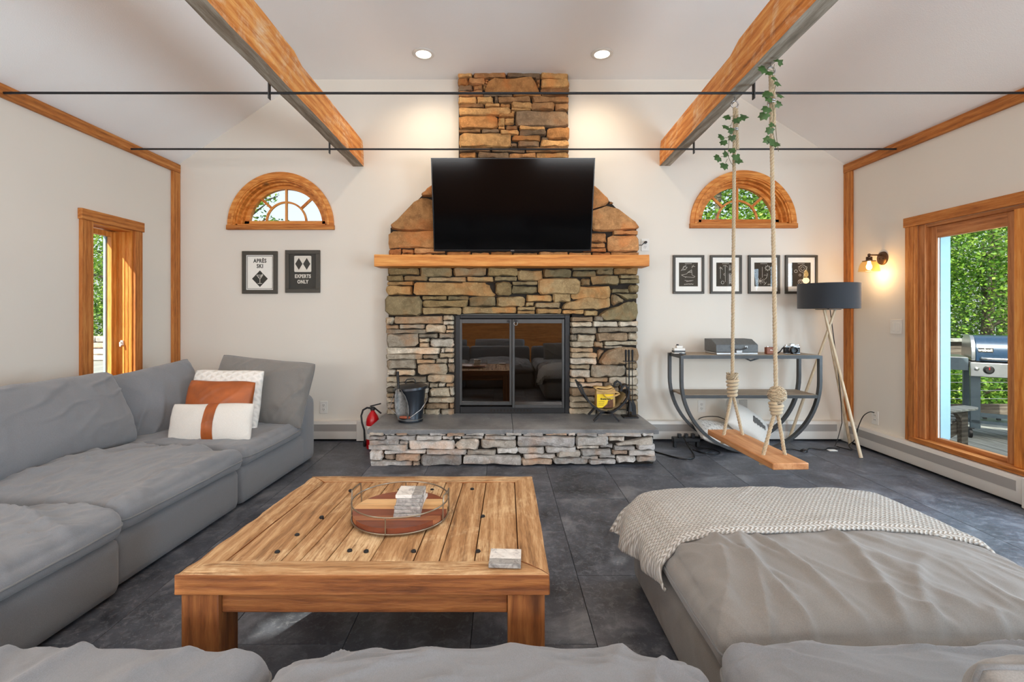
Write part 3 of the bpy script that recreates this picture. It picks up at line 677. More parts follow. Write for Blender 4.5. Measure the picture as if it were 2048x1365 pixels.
f5 = fill('c', (918, 147, 1138, 318), YCH, 'chimney', 6)
f1 = fill('f', (774, 536, 908, 829), YFACE, up, 10); f2 = fill('f', (1148, 536, 1276, 829), YFACE, up, 10); f3 = fill('f', (908, 536, 1148, 630), YFACE, up, 10)
f4 = fill('h', (740, 864, 1312, 931), YHF, 'hearth', 12)
print('stones', nst, f1, f2, f3, f4, f5)
# dark backing behind the joints
kf = YFACE/F; fx = lambda p: (p-1003)*kf
core = MB()
core.box(fx(776), fx(911), YFACE+.022, YB-.001, .27, 1.60); core.box(fx(1145), fx(1274), YFACE+.022, YB-.001, .27, 1.60); core.box(fx(911), fx(1145), YFACE+.022, YB-.001, 1.185, 1.60)
kz = lambda y: 1.2-(y-625)*kf
core.prism([(fx(780), 1.60), (fx(1274), 1.60), (fx(1274), kz(456)), (fx(1150), kz(332)), (fx(900), kz(332)), (fx(780), kz(456))], YFACE+.022, YB-.001, 'y')
core.box(-.395, .615, YCH+.022, YB-.001, 2.4, ZF-.002); core.box((744-1003)*YHF/F, (1308-1003)*YHF/F, YHF+.022, YB-.001, .004, .245)
build(core, 'mortar_core', M['mortar'], fp)
zs0, zs1 = .246, .282
for a, b in ((-1.052, .0885), (.0915, 1.232)):
    n = 24; V = []; Fs = []
    for i in range(n+1):
        x = a+(b-a)*i/n; yj = YHF-.018+noise.noise(Vector((x*9, a, 0)))*.008
        V += [(x, yj, zs0), (x, yj-.003+noise.noise(Vector((x*14, 3, a)))*.004, zs1), (x, YB-.14, zs1), (x, YB-.14, zs0)]
    for i in range(n):
        for k in range(4): Fs.append((i*4+k, i*4+(k+1) % 4, i*4+4+(k+1) % 4, i*4+4+k))
    Fs += [(0, 1, 2, 3), tuple(n*4+k for k in (3, 2, 1, 0))]
    build(MB().add(V, Fs), 'hearth_slab', M['bluestone'], fp, bevel=.003)
# mantel timber
n = 30; V = []; Fs = []
for i in range(n+1):
    x = -1.10 + 2.376*i/n; j = lambda s: noise.noise(Vector((x*3.2, s, 1)))*.006
    V += [(x, 4.172+j(1), 1.598+j(2)), (x, 4.168+j(3), 1.65), (x, 4.172+j(4), 1.697+j(5)), (x, YFACE+.03, 1.700), (x, YFACE+.03, 1.598)]
for i in range(n):
    for k in range(5): Fs.append((i*5+k, i*5+(k+1) % 5, i*5+5+(k+1) % 5, i*5+5+k))
Fs += [(0, 1, 2, 3, 4), tuple(n*5+k for k in (4, 3, 2, 1, 0))]
build(MB().add(V, Fs), 'mantel', M['mantel'], fp, smooth=35, bevel=.004)

# firebox with glass doors
fi = thing('fireplace_insert', 'black steel fireplace insert with two glass doors set in the stone opening', 'fireplace insert', (.11, 4.40, zs1))
xa, xb, za, zb, yf = -.420, .620, .283, 1.172, 4.385
fr = MB().box(xa, xa+.045, yf, yf+.05, za, zb).box(xb-.045, xb, yf, yf+.05, za, zb).box(xa+.045, xb-.045, yf, yf+.05, zb-.028, zb).box(xa+.045, xb-.045, yf, yf+.05, za, za+.06)
build(fr, 'surround', M['black'], fi, bevel=.003)
vt = MB()
for i in range(13): vt.box(-.10+i*.030, -.088+i*.030, yf-.002, yf+.01, za+.016, za+.040)
tag(build(vt, 'vent_slots', M['mortar'], fi), kind='stuff')
def fdoor(x0, x1, y, z0, z1, name, lab):
    f = MB().box(x0, x0+.022, y-.016, y, z0, z1).box(x1-.022, x1, y-.016, y, z0, z1).box(x0+.022, x1-.022, y-.016, y, z1-.038, z1).box(x0+.022, x1-.022, y-.016, y, z0, z0+.03)
    d = build(f, 'door', M['metal_dark'], fi, bevel=.002)
    build(bx(x0+.018, x1-.018, y-.009, y-.005, z0+.026, z1-.034), 'pane', M['fire_glass'], d)
    return d
da = fdoor(xa+.04, .094, yf+.012, za+.075, zb-.034, 'door', '')
db = fdoor(.097, xb-.052, yf-.004, za+.052, zb-.034, 'door', '')
for d, hx, y in ((da, .065, yf+.012), (db, .128, yf-.004)):
    build(MB().lathe([(.0, -.05), (.012, -.048), (.013, -.038), (.006, -.034), (.006, -.014)], (hx, y, zb-.052), 14, 'y'), 'knob', M['black'], d, smooth=40)
build(MB().tube([(.128+.016*cos(2*pi*i/16), yf-.04, zb-.072+.018*sin(2*pi*i/16)) for i in range(16)], .003, 6, True), 'ring_pull', M['chrome'], db, smooth=60)
fb = MB().box(xa+.03, xb-.03, 4.535, 4.545, za, zb).box(xa+.02, xa+.03, yf+.05, 4.545, za, zb).box(xb-.03, xb-.02, yf+.05, 4.545, za, zb).box(xa+.03, xb-.03, yf+.05, 4.535, za, za+.01).box(xa+.03, xb-.03, yf+.05, 4.535, zb-.01, zb)
build(fb, 'firebox', M['mortar'], fi)

# television on a tilting bracket
tv = thing('television', 'large black flat screen television tilted forward above the timber mantel', 'television', (.09, 4.3, 1.74))
tp = [W(860, 316, 4.10), W(1190, 316, 4.10), W(1184, 503, 4.29), W(868, 503, 4.29)]
a = Vector(((860-1003+1.5)*4.1/F, 4.10, 1.2+309*4.1/F)); wv_ = 1.395; dn = Vector((0, .19, -.768)); hh = dn.length; dn.normalize(); nx = Vector((1, 0, 0)); nn = dn.cross(nx); nn = nn if nn.y < 0 else -nn
def tvM(x, d, out): return a + nx*x + dn*d + nn*out
def tvbox(x0, x1, d0, d1, o0, o1):
    P = [tvM(x, d, o) for o in (o0, o1) for (x, d) in ((x0, d0), (x1, d0), (x1, d1), (x0, d1))]
    return MB().add(P, [(0,1,2,3),(7,6,5,4),(0,4,5,1),(1,5,6,2),(2,6,7,3),(3,7,4,0)])
build(tvbox(0, wv_, 0, hh, -.035, -.004), 'housing', M['black_plastic'], tv, bevel=.004)
b_ = MB()
for q in ((0, wv_, 0, .009), (0, wv_, hh-.016, hh), (0, .009, .009, hh-.016), (wv_-.009, wv_, .009, hh-.016)):
    x = tvbox(*q, -.006, .002); b_.add(x.v, x.f)
build(b_, 'bezel', plain('glossy_black_bezel', L((26, 26, 27)), .22, 0, .02), tv, bevel=.001)
build(tvbox(.009, wv_-.009, .009, hh-.016, -.006, -.001), 'screen', M['screen'], tv)
build(tvbox(wv_/2-.015, wv_/2+.015, hh-.010, hh-.005, .002, .003), 'badge', M['chrome'], tv)
build(tvbox(wv_/2-.02, wv_/2+.02, hh, hh+.008, -.02, -.004), 'sensor', M['black_plastic'], tv)
br = MB().box(-.05, .25, YCH-.04, YCH+.01, 2.08, 2.28).box(-.0, .03, 4.245, YCH, 2.14, 2.18).box(.17, .2, 4.245, YCH, 2.14, 2.18).box(-.05, .25, 4.243, 4.255, 2.13, 2.30)
build(br, 'wall_bracket', M['black'], tv)
# ------------------------------------------------------------------ soft furniture
def lattice(nx, ny, nz):
    idx = {}; V = []; Fs = []
    def g(i, j, k):
        key = (i, j, k)
        if key not in idx: idx[key] = len(V); V.append((2*i/nx-1, 2*j/ny-1, 2*k/nz-1))
        return idx[key]
    for i in range(nx):
        for j in range(ny):
            for k, fl in ((0, 1), (nz, 0)):
                q = (g(i, j, k), g(i+1, j, k), g(i+1, j+1, k), g(i, j+1, k)); Fs.append(q[::-1] if fl else q)
    for i in range(nx):
        for k in range(nz):
            for j, fl in ((0, 0), (ny, 1)):
                q = (g(i, j, k), g(i+1, j, k), g(i+1, j, k+1), g(i, j, k+1)); Fs.append(q[::-1] if fl else q)
    for j in range(ny):
        for k in range(nz):
            for i, fl in ((0, 1), (nx, 0)):
                q = (g(i, j, k), g(i, j+1, k), g(i, j+1, k+1), g(i, j, k+1)); Fs.append(q[::-1] if fl else q)
    return V, Fs
def fold(x, y, seed, ang, s1=3.2, s2=.8):
    """cloth creases elongated along ang: sharp ridges that fade in and out"""
    c, s = cos(ang), sin(ang); a = x*c + y*s; b = -x*s + y*c
    w = noise.noise(Vector((a*1.3, b*1.3, seed+9)))*.75
    n = noise.noise(Vector((a*s2+w, b*s1+w, seed))); r = max(0.0, 1-abs(n)*5.0)
    return (r**1.6)*max(0.0, .45+.9*noise.noise(Vector((a*1.1, b*1.1, seed+30))))
def softP(a, b, c, r, bulge, amp, seed, ang, side=.012, droop=0.0, power=.55, calm=None):
    """maps a point of the unit cube's surface to the cushion's surface"""
    def P(u, v, w):
        # ease the grid so that the rounded edge gets enough points
        x, y, z = a*u, b*v, c*w
        q = Vector((max(-(a-r), min(a-r, x)), max(-(b-r), min(b-r, y)), max(-(c-r), min(c-r, z))))
        d = Vector((x, y, z)) - q; n = d.normalized() if d.length > 1e-7 else Vector((0, 0, 1)); p = q + n*r
        top = max(0.0, min(1.0, (w+1)/2)); hx = max(0.0, 1-u*u); hy = max(0.0, 1-v*v)
        p.z += top*bulge*(hx**power)*(hy**power) - droop*top*(abs(u*v)**3)
        sw = max(0.0, 1-w*w); p.x += (side*sw*hy)*(1 if u > 0 else -1)*abs(u)**3; p.y += (side*sw*hx)*(1 if v > 0 else -1)*abs(v)**3
        if amp:
            f = fold(p.x*1.6, p.y*1.6, seed, ang)*1.5 + fold(p.x*2.9, p.y*2.9, seed+3, ang+.35)*.8 + fold(p.x*1.2, p.y*1.2, seed+7, ang-.7)*1.2 + fold(p.x*5, p.y*5, seed+13, ang+.2)*.3
            lump = noise.noise(Vector((p.x*2.2, p.y*2.2, seed+1)))*.9
            e = max(abs(u), abs(v)); pk = max(0, (e-.72)/.28)*max(0.0, w)
            pert = (p.y if abs(u) > abs(v) else p.x)
            puck = noise.noise(Vector((pert*15, seed, e*1.5)))*.75*pk
            k_ = 1.0 if calm is None else 1-.85*max(0.0, min(1.0, (u-calm)/.18))
            p += n*(k_*amp*(f*.95+lump*.40+puck*.3))*(.25+.75*max(0.0, n.z) if abs(w) < 1 or w > 0 else 0)
        return p
    return P
def ease(t, k): return t if k == 0 else (t + k*sin(pi*t)/pi)
def soft(P, nx, ny, nz, k=.55):
    V, Fs = lattice(nx, ny, nz)
    return MB().add([P(ease(u, k) if abs(u) < 1 else u, ease(v, k) if abs(v) < 1 else v, w) for u, v, w in V], Fs)
def rim(P, w, n=60, off=0.0, r=.0045):
    pts = []
    for (u0, v0, u1, v1) in ((-1, -1, 1, -1), (1, -1, 1, 1), (1, 1, -1, 1), (-1, 1, -1, -1)):
        for i in range(n):
            t = i/n; u, v = u0+(u1-u0)*t, v0+(v1-v0)*t; p = P(u, v, w); pts.append(p + Vector((p.x, p.y, 0)).normalized()*off)
    return MB().tube(pts, r, 5, True)
def offset(mb, d):
    mb.v = [tuple(Vector(p)+Vector(d)) for p in mb.v]; return mb
def module(name, label, loc, rz, depth, width, zb, ch, bulge, amp, seed, ang, arm=0, back=True, mat='fabric', droop=.0, group=None, lift=0.0, hi=True):
    """front faces local +x; origin under the middle of the front edge"""
    t = thing(name, label, 'sofa', loc, rz, group)
    Pb = softP(depth/2, width/2, (zb-.012)/2, .035, 0, 0, seed, 0, .004)
    build(offset(soft(Pb, 16, 16, 6, .5), (-depth/2, 0, .012+(zb-.012)/2)), 'base', M[mat], t, world=False, fix=False, smooth=180)
    wy = width - arm; cy = -arm/2; dx = depth - (.16 if back else 0) + .02
    P = softP(dx/2, wy/2-.003, ch/2, min(.055, ch*.45), bulge, amp, seed, ang, .014, droop)
    n = 120 if hi else 40
    cen = Vector((-(dx/2)+.02, cy, zb+ch/2-.004+lift))
    build(offset(soft(P, n, int(n*wy/dx), 10, .45), cen), 'seat_cushion', M[mat], t, world=False, fix=False, smooth=180)
    build(offset(rim(P, .10, 60, .0015), cen), 'seam', M['piping'], t, world=False, smooth=180)
    if arm:
        Pa = softP(depth/2, arm/2, .262, .06, .012, .008, seed+5, .3, .006)
        build(offset(soft(Pa, 40, 10, 16, .5), (-depth/2+.004, width/2-arm/2, .264)), 'arm', M[mat], t, world=False, fix=False, smooth=180)
    if back:
        Pk = softP(.075, width/2, .29, .05, 0, .004, seed+6, 0, .004)
        build(offset(soft(Pk, 6, 24, 14, .4), (-depth+.08, 0, .31)), 'back_frame', M[mat], t, world=False, fix=False, smooth=180)
    return t
RZ = -R(3.38)
def fx_(Y): return -1.530 + (Y-3.97)*.059
module('sofa_module', 'grey linen end sofa module with padded arm, furthest along the wall below the ski posters', (fx_(3.465), 3.465, 0), RZ, 1.30, 1.02, .25, .11, .040, .010, 2.0, .9, arm=.245)
module('sofa_module', 'grey linen armless sofa module in the middle of the long run under the tall window', (fx_(2.50), 2.50, 0), RZ, 1.30, .89, .25, .11, .055, .026, 14.0, 1.2)
module('sofa_module', 'grey linen sofa module of the long run opposite the near table leg', (fx_(1.60)+.035, 1.60, 0), RZ, 1.32, .91, .25, .11, .060, .028, 25.0, .7)
module('sofa_module', 'grey linen seat module in the sofa corner on the camera side of the table', (-1.095, 1.20, 0), R(90), 1.10, 1.06, .24, .12, .060, .012, 33.0, .3)
module('sofa_module', 'grey linen seat module directly in front of the camera, its cushion creased across the front', (-.030, 1.20, 0), R(90), 1.10, 1.05, .24, .12, .068, .025, 47.0, 1.5, droop=.03)
module('sofa_module', 'grey linen seat module behind the chaise ottoman, its front corner rounded', (1.075, 1.185, 0), R(90), 1.10, 1.09, .25, .13, .055, .020, 58.0, 1.0)
OT = dict(depth=.955, width=1.075)
ott = thing('ottoman', 'large square grey linen ottoman forming a chaise, a cream throw over its far end', 'ottoman', (1.1225, 2.175, 0), R(90))
Pb = softP(OT['depth']/2, OT['width']/2, .119, .05, 0, 0, 1, 0, .004)
build(offset(soft(Pb, 18, 18, 6, .5), (-OT['depth']/2, 0, .131)), 'base', M['fabric_warm'], ott, world=False, fix=False, smooth=180)
PO = softP(OT['depth']/2+.006, OT['width']/2+.008, .07, .06, .060, .021, 71.0, .25, .012, .015, calm=-.16); OC = Vector((-OT['depth']/2, 0, .25+.066))
build(offset(soft(PO, 130, 136, 10, .45), OC), 'seat_cushion', M['fabric_warm'], ott, world=False, fix=False, smooth=180)
build(offset(rim(PO, .05, 60, .0015), OC), 'seam', M['piping'], ott, world=False, smooth=180)

# knitted throw over the far end of the ottoman (local x: towards the fireplace, local y: towards the camera's left)
t = NT('knitted_throw'); uv = t.coords((1, 1, 1), rnd=False); sx = t.new('ShaderNodeSeparateXYZ'); t.link(uv, sx.inputs[0])
cell = .021
pp = t.math('PINGPONG', sx.outputs[1], cell/2); ph = t.math('MULTIPLY_ADD', pp, 1.15, sx.outputs[0]); s1 = t.math('SINE', t.math('MULTIPLY', ph, 2*pi/.0165))
col = t.math('ABSOLUTE', t.math('SINE', t.math('MULTIPLY', sx.outputs[1], pi/(cell/2)))); hgt = t.math('MULTIPLY_ADD', s1, .5, t.math('MULTIPLY', col, .45))
fz = t.noise(uv, 260, 3, .7); hgt = t.math('MULTIPLY_ADD', fz, .35, hgt)
t.base(t.ramp(hgt, [(.05, L((150, 144, 134))), (.55, L((190, 187, 181))), (1.0, L((210, 207, 201)))])); t.setin(t.b, Roughness=.95); t.b.inputs['Sheen Weight'].default_value = .3
t.bump(hgt, .9, .006); M['throw'] = t.m
ns, nt_ = 120, 74; V = []; Fs = []
PT = softP(OT['depth']/2+.006, OT['width']/2+.008, .07, .06, .062, .005, 71.0, .25, .012, .015)
for j in range(nt_+1):
    tt = j/nt_
    for i in range(ns+1):
        s = -1.26 + 2.62*i/ns       # along local y: +1.36 hangs at the table side
        edge = -.10 + .10*noise.noise(Vector((s*1.3, 2.0, 0))) - .10*max(0, s-.75) - .16*max(0, -s-.55)
        q = edge + (1.34-edge)*tt
        u, v = max(-1, min(1, q)), max(-1, min(1, s)); dn = max(0.0, q-1)/.34*.9; ds = max(0.0, abs(s)-1)/.36*1.25
        w = 1 - max(dn, ds)*1.35
        w_ = max(-1.0, w); p = PT(u, v, w_)
        nrm = Vector((max(0, q-.93)*6, (max(0, abs(s)-.93)*6)*(1 if s > 0 else -1), 1 if max(dn, ds) <= 0 else .25)).normalized()
        lift = .019 + .006*max(0, 1-tt*9) + .006*noise.noise(Vector((s*2.2, q*2.0, 7)))
        p = p + nrm*lift
        hang = max(dn, ds)
        ds *= (.12+.88*min(1, tt*1.5)**.8)
        if ds > 0: p.y += (1 if s > 0 else -1)*(.055*ds + .022*ds*sin(q*13+2*noise.noise(Vector((q*3, 1, 1))))); p.x += .03*ds*noise.noise(Vector((q*4, s, 3)))
        if ds > 0: p.z -= .05*ds
        if tt < .035: p.z -= .012*(1-tt/.035)
        V.append(p + OC)
for j in range(nt_):
    for i in range(ns): Fs.append((j*(ns+1)+i, j*(ns+1)+i+1, (j+1)*(ns+1)+i+1, (j+1)*(ns+1)+i))
thr = build(MB().add([ott.matrix_basis @ p if False else (Matrix.Translation(ott.location) @ Matrix.Rotation(R(90), 4, 'Z')) @ Vector(p) for p in V], Fs), 'throw_blanket', M['throw'], None, smooth=180)
so = thr.modifiers.new('thickness', 'SOLIDIFY'); so.thickness = .011; so.offset = 1.0
tag(thr, 'cream herringbone knitted throw blanket draped over the far end of the ottoman', 'blanket')

def pillowP(w, h, th, seed, amp=.008, pinch=.07, ang=.5, sag=0.0):
    def P(u, v, s):
        pu = 1 - pinch*(1-v*v); pv = 1 - pinch*(1-u*u)
        cr = 1 - .05*(u*u*v*v)**2; x = w/2*u*pu*cr; z = h/2*v*pv*cr
        prof = (max(0.0, (1-u*u))*max(0.0, (1-v*v)))**.42
        y = s*th/2*prof
        f = fold(x*2.6, z*2.6, seed+s, ang)*1.1 + fold(x*4.2, z*4.2, seed+3+s, ang+1.1)*.5 + noise.noise(Vector((x*3.5, z*3.5, seed+s*5)))*.9
        ed = max(abs(u), abs(v)); pk = noise.noise(Vector(((x if abs(v) > abs(u) else z)*22, seed, s)))*max(0, ed-.7)*1.6
        y += s*amp*(f*1.5+pk*1.3)*min(1.0, prof*2.2)
        x += .012*noise.noise(Vector((z*4, seed, 0)))*abs(u); z += .012*noise.noise(Vector((x*4, seed+8, 0)))*abs(v) - sag*(1-v)*0
        return Vector((x, y, z))
    return P
def pillow_mesh(P, n=44):
    V = []; Fs = []; idx = {}
    def g(i, j, s):
        e = i in (0, n) or j in (0, n); key = (i, j, 0 if e else s)
        if key not in idx: idx[key] = len(V); V.append(P(sin(pi/2*(2*i/n-1))*.35+(2*i/n-1)*.65, sin(pi/2*(2*j/n-1))*.35+(2*j/n-1)*.65, s))
        return idx[key]
    for s in (-1, 1):
        for i in range(n):
            for j in range(n):
                q = (g(i, j, s), g(i+1, j, s), g(i+1, j+1, s), g(i, j+1, s)); Fs.append(q if s < 0 else q[::-1])
    return MB().add(V, Fs)
def pillow(name, label, cen, w, h, th, yaw, lean, roll, mat, seed, amp=.008, pinch=.07, piping=True, n=44, group=None, cat='cushion', pmat='piping', ang=.5, bend=0.0, tilt=0):
    Mx = Matrix.Translation(cen) @ Matrix.Rotation(R(yaw), 4, 'Z') @ Matrix.Rotation(R(tilt), 4, 'Y') @ Matrix.Rotation(-R(lean), 4, 'X') @ Matrix.Rotation(R(roll), 4, 'Y')
    P0 = pillowP(w, h, th, seed, amp, pinch, ang)
    def P(u, v, s):
        p = P0(u, v, s); p.y -= bend*(p.x*p.x)/(w*w/4); return p
    mb = pillow_mesh(P, n); mb.v = [tuple(Mx @ Vector(p)) for p in mb.v]
    zb = min(p[2] for p in mb.v); t = thing(name, label, cat, (cen[0], cen[1], zb), 0, group)
    build(mb, 'cover', mat, t, smooth=180)
    if piping:
        pts = [(-1+2*i/24, -1) for i in range(24)] + [(1, -1+2*i/24) for i in range(24)] + [(1-2*i/24, 1) for i in range(24)] + [(-1, 1-2*i/24) for i in range(24)]
        build(MB().tube([Mx @ P(a, b, 0) for a, b in pts], .0042, 5, True), 'piping', M[pmat], t, smooth=180)
    return t, P, Mx
def patch(t, P, Mx, pred, name, mat, side=-1, off=.0025, n=60):
    mb = MB(); idx = {}
    def g(i, j):
        if (i, j) not in idx:
            u, v = 2*i/n-1, 2*j/n-1; p = P(u, v, side); p = p + Vector((0, side*off, 0)); idx[(i, j)] = len(mb.v); mb.v.append(tuple(Mx @ p))
        return idx[(i, j)]
    for i in range(n):
        for j in range(n):
            if pred(2*(i+.5)/n-1, 2*(j+.5)/n-1): mb.f.append((g(i, j), g(i+1, j), g(i+1, j+1), g(i, j+1)))
    return build(mb, name, mat, t, smooth=180)
# back cushions of the long sofa run
pillow('back_cushion', 'wide slumped grey linen back cushion below the tall window', (-2.50, 2.58, .585), 1.10, .50, .34, 86, 24, 0, M['fabric'], 3.0, .013, .035, n=60, bend=.03, ang=.2)
pillow('back_cushion', 'grey linen cushion in the sofa corner, behind the wide slumped one', (-2.43, 3.38, .570), .66, .52, .28, 58, 24, -9, M['fabric'], 12.0, .014, .05, n=54, ang=1.0)
pillow('back_cushion', 'grey linen cushion leaning on the padded arm behind the brown leather pillow', (-1.835, 3.70, .595), .74, .52, .26, 4, 20, 6, M['fabric_warm'], 21.0, .014, .05, n=54, ang=.8)
t = NT('cable_knit'); v = t.coords((1, 1, 1), rnd=False); v2 = t.coords((-1, 1, 1), rnd=False); w = t.new('ShaderNodeTexWave', wave_type='BANDS'); w.bands_direction = 'DIAGONAL'; t.setin(w, Scale=9.0, Distortion=2.0); t.link(v, w.inputs['Vector'])
w_b = t.new('ShaderNodeTexWave', wave_type='BANDS'); w_b.bands_direction = 'DIAGONAL'; t.setin(w_b, Scale=9.0, Distortion=2.0); t.link(v2, w_b.inputs['Vector']); wq = t.math('MAXIMUM', w.outputs['Fac'], w_b.outputs['Fac'])
t.base(t.ramp(wq, [(.1, L((222, 219, 211))), (.7, L((232, 229, 222)))])); t.setin(t.b, Roughness=.95); t.bump(wq, .6, .010); M['knit'] = t.m
pillow('throw_pillow', 'square off-white cable knit pillow behind the brown leather one', (-1.965, 3.45, .565), .50, .46, .15, 4, 16, 1, M['knit'], 31.0, .005, .04, piping=False)
pillow('throw_pillow', 'square cognac brown leather pillow between two white pillows on the sofa', (-1.94, 3.315, .535), .46, .40, .15, 3, 16, 3, M['leather'], 41.0, .005, .04, piping=False)
t_, P_, Mx_ = pillow('throw_pillow', 'oblong off-white lumbar pillow with one brown leather stripe', (-1.905, 3.175, .475), .545, .255, .13, 2, 17, 0, M['white_fabric'], 51.0, .004, .035, piping=False)
patch(t_, P_, Mx_, lambda u, v: -.09 < u < .17, 'leather_stripe', M['leather'])
# back cushions along the camera side of the sofa (seen in the fireplace glass) and the one at the picture's edge
for i, (x, w, s) in enumerate(((-1.08, .92, 61), (-.03, .92, 67))):
    pillow('back_cushion', ['grey linen back cushion on the corner seat module behind the coffee table', 'grey linen back cushion on the seat module directly in front of the camera'][i], (x, .03, .52), w, .42, .24, 180, 22, 0, M['fabric'], s, .012, .04)
pillow('back_cushion', 'grey brown linen cushion on the seat behind the ottoman, only its piped top showing', (1.10, .72, .485), .84, .42, .22, 176, 12, 0, M['fabric_warm'], 73, .010, .04, n=48)
# ------------------------------------------------------------------ coffee table
FL, FR_, BL, BR = (-.978, 1.442), (.1446, 1.442), (-.905, 2.307), (.148, 2.307)
TZ = .42
ct = thing('coffee_table', 'low square coffee table of reclaimed pine planks with a thick worn border', 'coffee table', (-.40, 1.88, 0))
def quadpt(s, t):   # bilinear, s across, t away
    x = (1-t)*((1-s)*FL[0]+s*FR_[0]) + t*((1-s)*BL[0]+s*BR[0]); y = (1-t)*((1-s)*FL[1]+s*FR_[1]) + t*((1-s)*BL[1]+s*BR[1]); return x, y
def board(quad, z0, z1, mat, name, n=14, m=4, amp=.0025, rag=0.0, seed=0.0):
    """thick plank over a 4-corner outline with a worn top; quad: a,b,c,d counter-clockwise, long way a->b"""
    a, b, c, d = [Vector((*q, 0)) for q in quad]; V = []; Fs = []
    for i in range(n+1):
        s = i/n; p0 = a.lerp(b, s); p1 = d.lerp(c, s)
        for j in range(m+1):
            p = p0.lerp(p1, j/m); e = j in (0, m)
            rg = rag*abs(noise.noise(Vector((p.x*9, p.y*9, seed)))) if j == 0 else 0
            p = p + (p1-p0).normalized()*rg
            V.append((p.x, p.y, z1 + amp*noise.noise(Vector((p.x*7, p.y*7, seed))) - (amp*1.2+rg*.4 if e else 0)))
        for j, zz in ((m, z0), (0, z0)):
            p = p0.lerp(p1, j/m); V.append((p.x, p.y, zz))
    k = m+3
    for i in range(n):
        for j in range(k): Fs.append((i*k+j, i*k+(j+1) % k, (i+1)*k+(j+1) % k, (i+1)*k+j))
    Fs += [tuple(range(k))[::-1], tuple(n*k+j for j in range(k))]
    o = build(MB().add(V, Fs), name, mat, ct, smooth=40, bevel=.0022)
    if name == 'border_board':  # darker board edges, with the sides' shade put into the colour
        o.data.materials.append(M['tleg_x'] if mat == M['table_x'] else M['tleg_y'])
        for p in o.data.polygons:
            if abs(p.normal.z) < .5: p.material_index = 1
    return o
bw, bt = .088, .094
s0, s1, t0, t1 = bw, 1-.082, bt, 1-.085
g = .0012
Q = quadpt
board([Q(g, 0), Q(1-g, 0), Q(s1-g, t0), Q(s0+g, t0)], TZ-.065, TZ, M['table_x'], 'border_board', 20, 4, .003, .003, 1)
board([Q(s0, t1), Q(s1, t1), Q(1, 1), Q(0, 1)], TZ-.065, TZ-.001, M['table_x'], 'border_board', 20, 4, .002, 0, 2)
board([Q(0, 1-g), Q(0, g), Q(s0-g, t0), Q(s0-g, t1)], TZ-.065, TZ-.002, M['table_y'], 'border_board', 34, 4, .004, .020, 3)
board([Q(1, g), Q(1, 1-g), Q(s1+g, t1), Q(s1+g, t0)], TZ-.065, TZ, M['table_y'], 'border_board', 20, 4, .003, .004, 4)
frac = [0, .186, .254, .342, .493, .64, .728, .85, 1.0]
for k in range(8):
    sa, sb = s0+(s1-s0)*frac[k]+.0016, s0+(s1-s0)*frac[k+1]-.0016; dz = random.uniform(-.004, .0005)
    board([Q(sa, t0+.002), Q(sa, t1-.002), Q(sb, t1-.002), Q(sb, t0+.002)], TZ-.045, TZ-.002+dz, M['table_y'], 'plank', 18, 4, .0025, 0, 10+k)
for s, tt in ((.21, .16), (.47, .165), (.61, .165), (.80, .165), (.235, .47), (.24, .79), (.44, .80), (.575, .80), (.74, .81), (.80, .48), (.215, .30), (.42, .17)):
    x, y = Q(s, 1-tt if False else tt)
    build(MB().lathe([(.0, .0028), (.006, .0022), (.0085, 0), (.0085, -.01), (0, -.01)], (x, y, TZ-.0015), 10), 'nail_head', M['black'], ct, smooth=40)
lw = .112
for (cx, cy) in ((FL[0]+.014, FL[1]+.012), (FR_[0]-.014-lw, FR_[1]+.012), (BL[0]+.014, BL[1]-.012-lw), (BR[0]-.014-lw, BR[1]-.012-lw)):
    build(bx(cx, cx+lw, cy, cy+lw, 0, TZ-.065), 'leg', M['tleg_z'], ct, bevel=.004)
build(bx(FL[0]+.126, FR_[0]-.126, FL[1]+.03, FL[1]+.062, TZ-.135, TZ-.066), 'apron', M['tleg_x'], ct, bevel=.003)
build(bx(BL[0]+.126, BR[0]-.126, BL[1]-.062, BL[1]-.03, TZ-.135, TZ-.066), 'apron', M['tleg_x'], ct, bevel=.003)
build(MB().bar((FL[0]+.05, FL[1]+.124, TZ-.1), (BL[0]+.05, BL[1]-.124, TZ-.1), .03, .068), 'apron', M['tleg_y'], ct, bevel=.003)
build(MB().bar((FR_[0]-.05, FR_[1]+.124, TZ-.1), (BR[0]-.05, BR[1]-.124, TZ-.1), .03, .068), 'apron', M['tleg_y'], ct, bevel=.003)

# round tray with a wire gallery
tcx, tcy, tr, tz = -.388, 1.862, .178, TZ+.002
tray = thing('serving_tray', 'round striped wood serving tray with a thin wire rail on the coffee table', 'tray', (tcx, tcy, tz))
cuts = [-1.0, -.62, -.40, -.05, .18, .50, 1.0]; cols = [(112, 56, 34), (150, 92, 58), (120, 62, 40), (204, 156, 104), (218, 176, 124), (128, 66, 42)]
for i in range(6):
    y0, y1 = cuts[i]*tr, cuts[i+1]*tr; pts = []
    for k in range(13): y = y0+(y1-y0)*k/12; pts.append((tcx+math.sqrt(max(0, tr*tr-y*y)), tcy+y))
    for k in range(13): y = y1+(y0-y1)*k/12; pts.append((tcx-math.sqrt(max(0, tr*tr-y*y)), tcy+y))
    pts = [p for a, p in enumerate(pts) if a == 0 or (Vector(p)-Vector(pts[a-1])).length > 1e-4]
    c = L(cols[i]); build(MB().prism(pts, tz, tz+.024, 'z'), 'strip', wood('tray_strip_%d' % i, tuple(x*.6 for x in c), c, tuple(x*1.3 for x in c), 'x', .4, 1.6, False, .1), tray)
build(MB().tube([(tcx+(tr+.004)*cos(2*pi*i/56), tcy+(tr+.004)*sin(2*pi*i/56), tz+.004) for i in range(56)], .003, 6, True), 'lower_ring', M['nickel'], tray, smooth=60)
